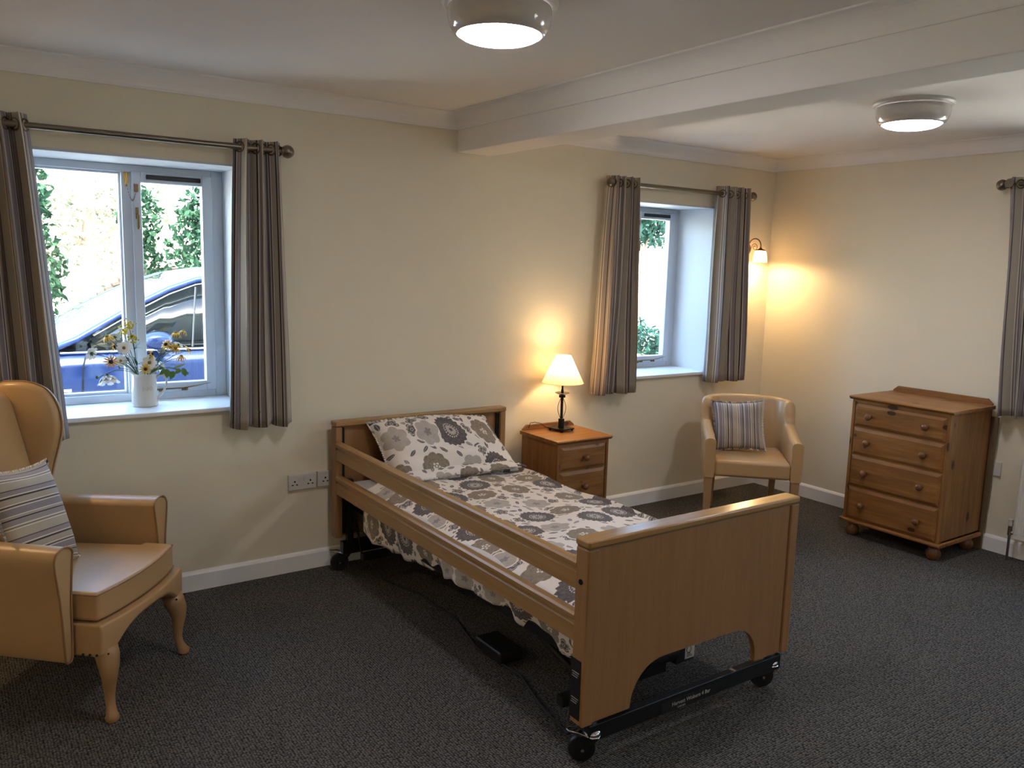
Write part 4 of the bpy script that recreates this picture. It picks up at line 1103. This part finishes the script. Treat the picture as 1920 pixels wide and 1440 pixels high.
        lf = MB(o); leafblade(lf, h + Vector((-.03, 0, -.012)), (1, -.1, .35), .065, .012, up=Vector((0, -1, .5)), bend=.02); lf.build('leaves', M['leaf_pale'], t, smooth=True)
    return t
FL = [
 ('g', .724, 4.205, 1.299, (0, -.3, 1), .02, 'topmost goldenrod spray of the bouquet, in front of the mullion'),
 ('g', .708, 4.265, 1.261, (0, -.3, 1), .02, 'goldenrod spray just left of and below the topmost one'),
 ('g', .740, 4.215, 1.236, (0, -.3, 1), .02, 'goldenrod spray lowest of the three, above the jug'),
 ('w', .567, 4.275, 1.165, (-.5, .75, .3), .034, 'white flower turned to the glass, farthest left of the upper blooms'),
 ('w', .626, 4.235, 1.060, (.10, -.20, -.9), .040, 'large white flower hanging face down, low at the left'),
 ('w', .694, 4.185, 1.195, (.1, -1, .15), .034, 'white flower with ochre eye facing the room, upper left of centre'),
 ('w', .688, 4.245, 1.128, (-.1, -1, .1), .030, 'white flower with ochre eye, left of the stems above the jug rim'),
 ('w', .804, 4.190, 1.120, (.05, -1, .15), .037, 'white flower with ochre eye above the jug, largest facing the room'),
 ('w', .874, 4.255, 1.085, (.7, .2, .1), .036, 'white flower turned right, above the jug handle'),
 ('w', .665, 4.245, 1.243, (-.1, .6, .7), .032, 'white flower seen from behind at the upper left, among the goldenrod'),
 ('w', .948, 4.235, 1.200, (.5, .3, .8), .028, 'small white flower among the yellow ones at the right'),
 ('w', .832, 4.235, 1.078, (.2, -.6, -.4), .034, 'white flower resting on the jug rim'),
 ('y', .630, 4.215, 1.247, (-.4, -.2, .9), .036, 'yellow flower with drooping thin petals, upper left'),
 ('y', .662, 4.255, 1.195, (.9, -.4, .1), .031, 'orange yellow flower with black eye turned sideways, left side'),
 ('y', .640, 4.205, 1.130, (0, -1, .1), .036, 'orange yellow flower with black eye facing the room, lower left'),
 ('y', .814, 4.175, 1.163, (.8, -.5, .3), .030, 'yellow flower with black eye just above the large white one'),
 ('y', .783, 4.175, 1.092, (0, -1, .15), .030, 'yellow flower with dark eye directly over the jug rim'),
 ('y', .886, 4.215, 1.202, (-.6, -.5, .4), .034, 'yellow flower with black eye, inner one of the right group'),
 ('y', .944, 4.265, 1.252, (0, -.1, 1), .034, 'yellow flower with drooping petals at the top right'),
 ('y', .975, 4.245, 1.262, (.3, .2, 1), .028, 'pale yellow flower at the very top right'),
 ('y', .923, 4.185, 1.186, (.1, -1, .3), .032, 'yellow flower facing the room in the right group'),
 ('y', .998, 4.245, 1.168, (.8, -.1, .4), .036, 'thin petalled yellow flower farthest right'),
 ('y', .955, 4.215, 1.140, (.1, .1, 1), .034, 'yellow flower with hanging petals, lowest of the right group'),
 ('b', .567, 4.275, 1.222, (0, 0, 1), .005, 'dark round bud at the upper left of the bouquet'),
 ('b', .582, 4.235, 1.056, (0, 0, 1), .02, 'green bud beside the hanging white flower'),
 ('l', .884, 4.195, 1.072, (0, 0, 1), .02, 'broad green leaf right of the jug handle'),
 ('l', .922, 4.235, 1.055, (0, 0, 1), .02, 'hanging green leaf in the middle of the right sprigs'),
 ('l', .957, 4.215, 1.070, (0, 0, 1), .02, 'green leaf next to the brown seed head'),
 ('b', .990, 4.255, 1.052, (0, 0, 1), .02, 'brown green seed head at the far right of the bouquet'),
 ('n', .948, 4.235, 1.093, (0, 0, 1), .02, 'narrow pale leaf pointing right'),
]
for k, (kd, x, y, z, fc, rd, lb) in enumerate(FL):
    kw = {}
    if kd == 'w': kw = dict(droop=-1.05 if 'hanging' in lb else .12)
    if kd == 'y': kw = dict(petals=12, pm='petal_orange' if 'orange' in lb else 'petal_yellow', eye='eye_dark' if ('black' in lb or 'dark' in lb) else 'eye_yellow', droop=.8 if ('droop' in lb or 'hanging' in lb or 'top right' in lb) else .3)
    flower(kd, x, y, z, fc, rd, lb, **kw)

# ------------------------------------------------------------------ outdoors
def ground_mat():
    t = NT('sunlit_gravel'); v = t.coord(); c = t.ramp(t.noise(v, 3, 6, .6), [(.3, '#a89c88'), (.5, '#cfc4b2'), (.7, '#e0d8ca')]); t.link(c, t.b.inputs['Base Color']); t.set(rough=.95); t.bump(t.noise(v, 60, 3), .5, .02); return t.m
mb = MB(); mb.add([(-60, YW + TH, -.12), (80, YW + TH, -.12), (80, 90, -.12), (-60, 90, -.12)], [(0, 1, 2, 3)])
mb.add([(XW + TH, -60, -.12), (80, -60, -.12), (80, YW + TH, -.12), (XW + TH, YW + TH, -.12)], [(0, 1, 2, 3)])
g = mb.build('driveway', ground_mat()); tag(g, kind='structure')
def foliage_mat(name, a, b, c):
    t = NT(name); v = t.coord(); f = t.noise(v, 2.5, 3); vo = t.vor(v, 9, 1); f2 = t.math('ADD', t.math('MULTIPLY', f, .5), t.math('MULTIPLY', t.sep(vo.outputs['Color'])[0], .5))
    col = t.ramp(f2, [(.25, a), (.5, b), (.75, c)]); t.n.remove(t.b)
    d = t.n.new('ShaderNodeBsdfDiffuse'); tr = t.n.new('ShaderNodeBsdfTranslucent'); mx = t.n.new('ShaderNodeMixShader'); mx.inputs[0].default_value = .3
    t.l.new(col, d.inputs[0]); t.l.new(col, tr.inputs[0]); t.l.new(d.outputs[0], mx.inputs[1]); t.l.new(tr.outputs[0], mx.inputs[2]); t.l.new(mx.outputs[0], t.out.inputs[0]); return t.m
M['fol_green'] = foliage_mat('green_foliage', '#16241b', '#22382a', '#38533c')
M['fol_dark'] = foliage_mat('dark_foliage', '#16241e', '#223a30', '#34524a')
M['fol_pale'] = foliage_mat('pale_foliage', '#5c6450', '#8a8c78', '#b4b09c')
M['bark'] = plain('bark', '#8a7a68', .9, nscale=20, nstr=.6, ndist=.02, vary=.3)
def leaf_cloud(blobs, n, ls, seed):
    rg = np.random.RandomState(seed); V = []; Fc = []
    w = np.array([b[3] * b[4] for b in blobs]); w = w / w.sum()
    ids = rg.choice(len(blobs), n, p=w)
    for i in ids:
        cx, cy, cz, rx, rz_ = blobs[i]
        d = rg.normal(size=3); d /= np.linalg.norm(d); r = rg.uniform(.55, 1.05)
        p = np.array([cx, cy, cz]) + d * r * np.array([rx, rx, rz_])
        a = rg.normal(size=3); a /= np.linalg.norm(a); b = np.cross(a, rg.normal(size=3)); b /= np.linalg.norm(b)
        L = ls * rg.uniform(.6, 1.3); k = len(V)
        V += [tuple(p - a * L), tuple(p + b * L * .45), tuple(p + a * L), tuple(p - b * L * .45)]; Fc.append((k, k + 1, k + 2, k + 3))
    return V, Fc
def tree(name, label, cat, base, blobs, n, ls, mat, seed, trunk=.12, group=None):
    t = thing(name, label, cat, base, 0, group)
    V, Fc = leaf_cloud(blobs, n, ls, seed); mb = MB(); mb.add(V, Fc); mb.build('foliage', M[mat], t)
    zt = max(b[2] for b in blobs) 
    mb = MB(); c = blobs[0]
    mb.tube([(0, 0, 0), (c[0] * .2, c[1] * .2, zt * .35), (c[0] * .7, c[1] * .7, zt * .7), (c[0], c[1], zt)], [trunk, trunk * .8, trunk * .55, trunk * .2], 10)
    for b in blobs[1:5]: mb.tube([(c[0] * .3, c[1] * .3, zt * .4), (b[0], b[1], b[2])], [trunk * .4, trunk * .12], 7)
    mb.build('trunk', M['bark'], t, smooth=True); return t
G = -.12
tree('leafy_shrub', 'dense green shrub behind the car, seen in the right pane of the flower-jug window', 'shrub', (3.05, 11.0, G), [(0, 0, 1.7, .72, .75), (.25, .1, 1.2, .7, .6), (-.15, 0, 2.3, .4, .35), (.45, 0, 2.0, .55, .6), (-.45, 0, .9, .55, .5)], 8500, .055, 'fol_green', 3)
tree('leafy_shrub', 'small green shrub behind the mullion of the flower-jug window', 'shrub', (2.25, 12.0, G), [(0, 0, 2.2, .28, .42), (.05, 0, 1.6, .25, .35), (-.05, .1, 1.0, .3, .4)], 1500, .055, 'fol_green', 4)
tree('tall_shrub', 'tall green shrub at the left side of the flower-jug window, beside the curtain', 'shrub', (.75, 9.6, G), [(0, 0, 2.3, .26, .55), (.05, 0, 1.5, .30, .5), (0, .1, .9, .32, .5), (-.3, 0, 1.9, .3, .5)], 2600, .05, 'fol_green', 5)
tree('garden_tree', 'pale sunlit tree filling the left pane of the flower-jug window', 'tree', (2.6, 19.0, G), [(0, 0, 3.2, 1.3, 1.2), (-1.0, 0, 2.4, 1.0, 1.0), (1.0, .3, 2.6, .9, 1.0), (0, 0, 4.6, 1.2, 1.1), (-.2, 0, 1.4, 1.0, .8)], 5200, .09, 'fol_pale', 6, trunk=.2)
tree('garden_tree', 'leafy tree whose crown hangs into the top of the deep window', 'tree', (9.9, 10.6, G), [(0, 0, 3.05, .85, .8), (-.35, .1, 2.45, .5, .42), (.35, 0, 2.5, .5, .42), (0, 0, 4.0, .8, .6)], 8500, .055, 'fol_dark', 8, trunk=.09)
tree('low_shrub', 'pale low shrub in the middle of the deep window view', 'shrub', (13.6, 14.6, G), [(0, 0, 1.3, .5, .45), (.5, 0, 1.6, .5, .5), (-.4, 0, .9, .4, .4)], 1400, .05, 'fol_pale', 9, trunk=.05)
tree('low_shrub', 'dark green shrub low in the deep window view', 'shrub', (8.95, 9.35, G), [(-.32, .1, .72, .38, .34), (.1, 0, .60, .40, .27), (.5, 0, .46, .36, .2)], 2800, .04, 'fol_dark', 10, trunk=.04)
# lawn strip and pale garden wall
mb = MB()
rg = np.random.RandomState(5)
for i in range(5000):
    x = rg.uniform(8.5, 14); y = rg.uniform(12.2, 12.9); h = rg.uniform(.05, .14); a = rg.uniform(0, 6.28); dx, dy = .02 * math.cos(a), .02 * math.sin(a)
    mb.add([(x - dx, y - dy, G), (x + dx, y + dy, G), (x + dx * .2 + .02, y, G + h)], [(0, 1, 2)])
g = mb.build('grass_verge', M['fol_green']); tag(g, 'green grass verge across the drive, in the deep window view', 'grass', kind='stuff')
M['pale_wall'] = plain('sunlit_render', '#d8cdb8', .9, nscale=15, nstr=.3, vary=.15)
mb = MB(); mb.box(-8, 34, 24, 24.4, G, 2.6); mb.build('wall_face', M['pale_wall'], None); bpy.data.objects['wall_face'].name = 'garden_wall'
tag(bpy.data.objects['garden_wall'], 'pale sunlit garden wall behind the shrubs, seen through the windows', 'garden wall')
mb = MB()
for k in range(7):
    mb.tube([(1.7 + .1 * k, 13.4, .86 + .07 * k), (2.2 + .06 * k, 13.5, 1.0 + .06 * k), (3.1, 13.6 + .05 * k, .86 + .09 * k)], .045, 6)
mb.box(2.0, 3.2, 13.3, 13.9, G, .82)
M['dark_logs'] = plain('weathered_logs', '#3a2c20', .9, nscale=20, nstr=.6, ndist=.02, vary=.5)
g = mb.build('log_pile', M['dark_logs']); tag(g, 'brown log pile behind the car, seen in the left pane of the flower-jug window', 'log pile')

# ---- the blue car
car = thing('car', 'blue hatchback parked outside the flower-jug window', 'car', (1.6, 6.55, G))
def carp(name, m, metal=0, rough=.25):
    return m
t_ = NT('blue_car_paint'); t_.set(base='#152a5c', rough=.25, metal=.3, coat=.5, spec=.5); M['car_paint'] = t_.m
t_ = NT('car_glass'); t_.set(base='#0c1012', rough=.06, spec=.35); M['car_glass'] = t_.m
t_ = NT('screen_glass'); t_.set(base='#6c7474', rough=.10, spec=1.0, coat=1.0); M['screen_glass'] = t_.m
CO = (1.6, 6.55, G)
def CB(): return MB(CO)
YN, YC = 5.80, 6.62                     # near side plane, centre line
def lerp_tab(tab, x):
    for (a, va), (b, vb) in zip(tab, tab[1:]):
        if x <= b: return va + (vb - va) * max(0, (x - a)) / (b - a)
    return tab[-1][1]
belt = [(-.50, .70), (-.40, .80), (-.2, .88), (.2, .95), (.62, 1.0), (1.5, 1.005), (2.6, 1.02), (3.5, 1.05), (3.75, .9), (3.8, .7)]
def inset(x): return .0 + .16 * max(0, (.1 - x) / .6) ** 2 + .10 * max(0, (x - 3.2) / .6) ** 2
xs = [-.5 + 4.3 * i / 60 for i in range(61)]
vs = []; sec = 9; fs = []
for x in xs:
    b = lerp_tab(belt, x); ins = inset(x); w = YC - YN
    prof = [(w - .04, .12), (w - .01, .30), (w, .55), (w - .005, b - .10), (w - .012, b - .075), (w - .035, b - .055), (w - .045, b - .02), (w - .075, b), (0, b + (.05 if x < .7 else .0))]
    for hw, z in prof: vs.append((x, YC - (hw - ins if hw > 0 else 0), max(z, G + .18)))
    for hw, z in reversed(prof[:-1]): vs.append((x, YC + (hw - ins), max(z, G + .18)))
m = 2 * sec - 1
for i in range(60):
    for j in range(m - 1): fs.append((i * m + j, i * m + j + 1, (i + 1) * m + j + 1, (i + 1) * m + j))
fs.append(tuple(range(m))); fs.append(tuple(60 * m + j for j in range(m - 1, -1, -1)))
mb = CB(); mb.add(vs, fs); mb.build('lower_body', M['car_paint'], car, smooth=True, angle=35)
# cabin: outline in x,z ; roof crowned
out_up = [(.52, 1.01), (.70, 1.08), (.85, 1.165), (1.11, 1.31), (1.29, 1.395), (1.47, 1.458), (1.75, 1.505), (2.2, 1.52), (2.7, 1.49), (3.1, 1.41), (3.4, 1.27), (3.62, 1.05)]
def tumble(z): return .05 + .20 * max(0, (z - 1.0) / .5)
mb = CB(); vs = []; fs = []; K = 12
for x, z in out_up:
    hw = YC - YN - tumble(z)
    for k in range(K + 1):
        a = -1 + 2 * k / K; vs.append((x - .10 * (1 - a * a) * (1 if x < 1.5 else 0) * (1.5 - min(x, 1.5)), YC + a * hw, z + .035 * (1 - a ** 4)))
n = len(out_up)
def strip(i0, i1):
    return [(i * (K + 1) + k, i * (K + 1) + k + 1, (i + 1) * (K + 1) + k + 1, (i + 1) * (K + 1) + k) for i in range(i0, i1) for k in range(K)]
r = MB(CO); r.add(vs, strip(5, 9)); r.build('roof', M['car_paint'], car, smooth=True, solid=.02, offs=-1)
r = MB(CO); r.add(vs, strip(0, 5)); r.build('windscreen', M['screen_glass'], car, smooth=True, solid=.008, offs=-1)
r = MB(CO); r.add(vs, strip(9, 11)); r.build('rear_window', M['car_glass'], car, smooth=True, solid=.008, offs=-1)
for s, nm in ((-1, 'side_window'), (1, 'side_window')):
    def sp(x, z, d=0): return (x, YC + s * (YC - YN - tumble(z) + d), z)
    low = 1.0
    # window glass
    seg = [(.78, 1.09), (1.11, 1.265), (1.29, 1.355), (1.47, 1.42), (1.75, 1.465), (2.2, 1.475)]
    w = CB(); vv = []; 
    for x, z in seg: vv += [sp(x, low + .005), sp(x, z)]
    w.add(vv, [(2 * i, 2 * i + 2, 2 * i + 3, 2 * i + 1) for i in range(len(seg) - 1)]); w.build(nm, M['car_glass'], car, smooth=True, solid=.006)
    seg = [(2.28, 1.472), (2.7, 1.44), (3.05, 1.35), (3.3, 1.2)]
    w = CB(); vv = []
    for x, z in seg: vv += [sp(x, low + .02), sp(x, z)]
    w.add(vv, [(2 * i, 2 * i + 2, 2 * i + 3, 2 * i + 1) for i in range(len(seg) - 1)]); w.build(nm, M['car_glass'], car, smooth=True, solid=.006)
    # painted pillar and roof edge
    w = CB(); pa = []
    for (x, z) in out_up: pa.append(sp(x, z, .012))
    w.tube(pa, [.03] * len(pa), 8, flat=.75); w.build('roof_pillar', M['car_paint'], car, smooth=True)
    w = CB(); w.tube([sp(x, z, .004) for x, z in ((.80, 1.10), (1.11, 1.272), (1.29, 1.362), (1.47, 1.427), (1.75, 1.472), (2.2, 1.482), (2.7, 1.447), (3.05, 1.355), (3.3, 1.205))], .008, 6); w.build('window_trim', M['chrome'], car, smooth=True)
    w = CB(); w.tube([sp(.60, 1.0, .012), sp(2.0, 1.0, .012), sp(3.4, 1.015, .01)], .009, 6); w.build('belt_trim', M['chrome'], car, smooth=True)
    w = CB(); w.add([sp(2.2, 1.0, .004), sp(2.3, 1.0, .004), sp(2.3, 1.475, .004), sp(2.2, 1.475, .004)], [(0, 1, 2, 3)]); w.build('door_pillar', M['black'], car, solid=.01)
    w = CB(); w.tube([sp(1.40, 1.01, .004), sp(1.47, 1.41, .004)], .007, 6); w.build('quarter_bar', M['black'], car)
    # door gaps
    for xg in (.72, 2.22):
        w = CB(); yy = YC + s * (YC - YN + .001); w.tube([(xg + .02, yy - s * .03, .97), (xg, yy, .90), (xg - .015, yy, .6), (xg - .02, yy, .2)], .005, 6); w.build('door_gap', M['hole'], car)
    w = CB(); yy = YC + s * (YC - YN + .075)
    w.sphere((1.155, yy, 1.072), .095, 18, 12, (1.05, .75, .62)); mi = w.build('door_mirror', M['car_paint'], car, smooth=True)
    w = CB(); w.cyl((1.18, yy - s * .05, 1.02), (1.20, YC + s * (YC - YN - .03), .985), .025, n=10); w.build('mirror_arm', M['black'], mi, smooth=True)
    for xh in (1.75, 3.0):
        w = CB(); w.tube([(xh, YC + s * (YC - YN + .01), .87), (xh + .08, YC + s * (YC - YN + .03), .88), (xh + .17, YC + s * (YC - YN + .01), .87)], .012, 8); w.build('door_handle', M['car_paint'], car, smooth=True)
    w = CB(); yy = YC + s * (YC - YN + .002); w.box(.55, .65, min(yy, yy + s * .006), max(yy, yy + s * .006), .755, .775); w.build('wing_badge', M['chrome'], car)
    for xw in (.12, 2.95):
        Rw = Matrix.Rotation(PI / 2, 3, 'X'); w = CB()
        w.lathe([(0, -.1), (.20, -.1), (.30, -.08), (.315, 0), (.30, .08), (.20, .1), (0, .1)], c=(xw, YC + s * (YC - YN - .07), G + .315), rot=Rw, n=32, close=False)
        wh = w.build('wheel', M['black'], car, smooth=True, angle=40)
        w = CB(); w.lathe([(0, -.115), (.05, -.115), (.19, -.105), (.2, -.09)], c=(xw, YC + s * (YC - YN - .07), G + .315), rot=Rw if s < 0 else Matrix.Rotation(-PI / 2, 3, 'X'), n=32, close=False); w.build('hub_cap', M['chrome'], wh, smooth=True)
mb = CB(); mb.tube([(.55, YN + .25, 1.035), (.72, YN + .75, 1.075), (.60, YN + 1.2, 1.05)], .010, 6); mb.build('wiper', M['black'], car)
mb = CB(); mb.box(-.52, -.40, YC - .5, YC + .5, .25, .45); mb.build('front_bumper', M['black'], car, bevel=.02)
for s in (-1, 1):
    mb = CB(); mb.sphere((-.36, YC + s * .56, .66), .12, 14, 10, (.9, 1, .55)); mb.build('headlamp', M['chrome'], car, smooth=True)
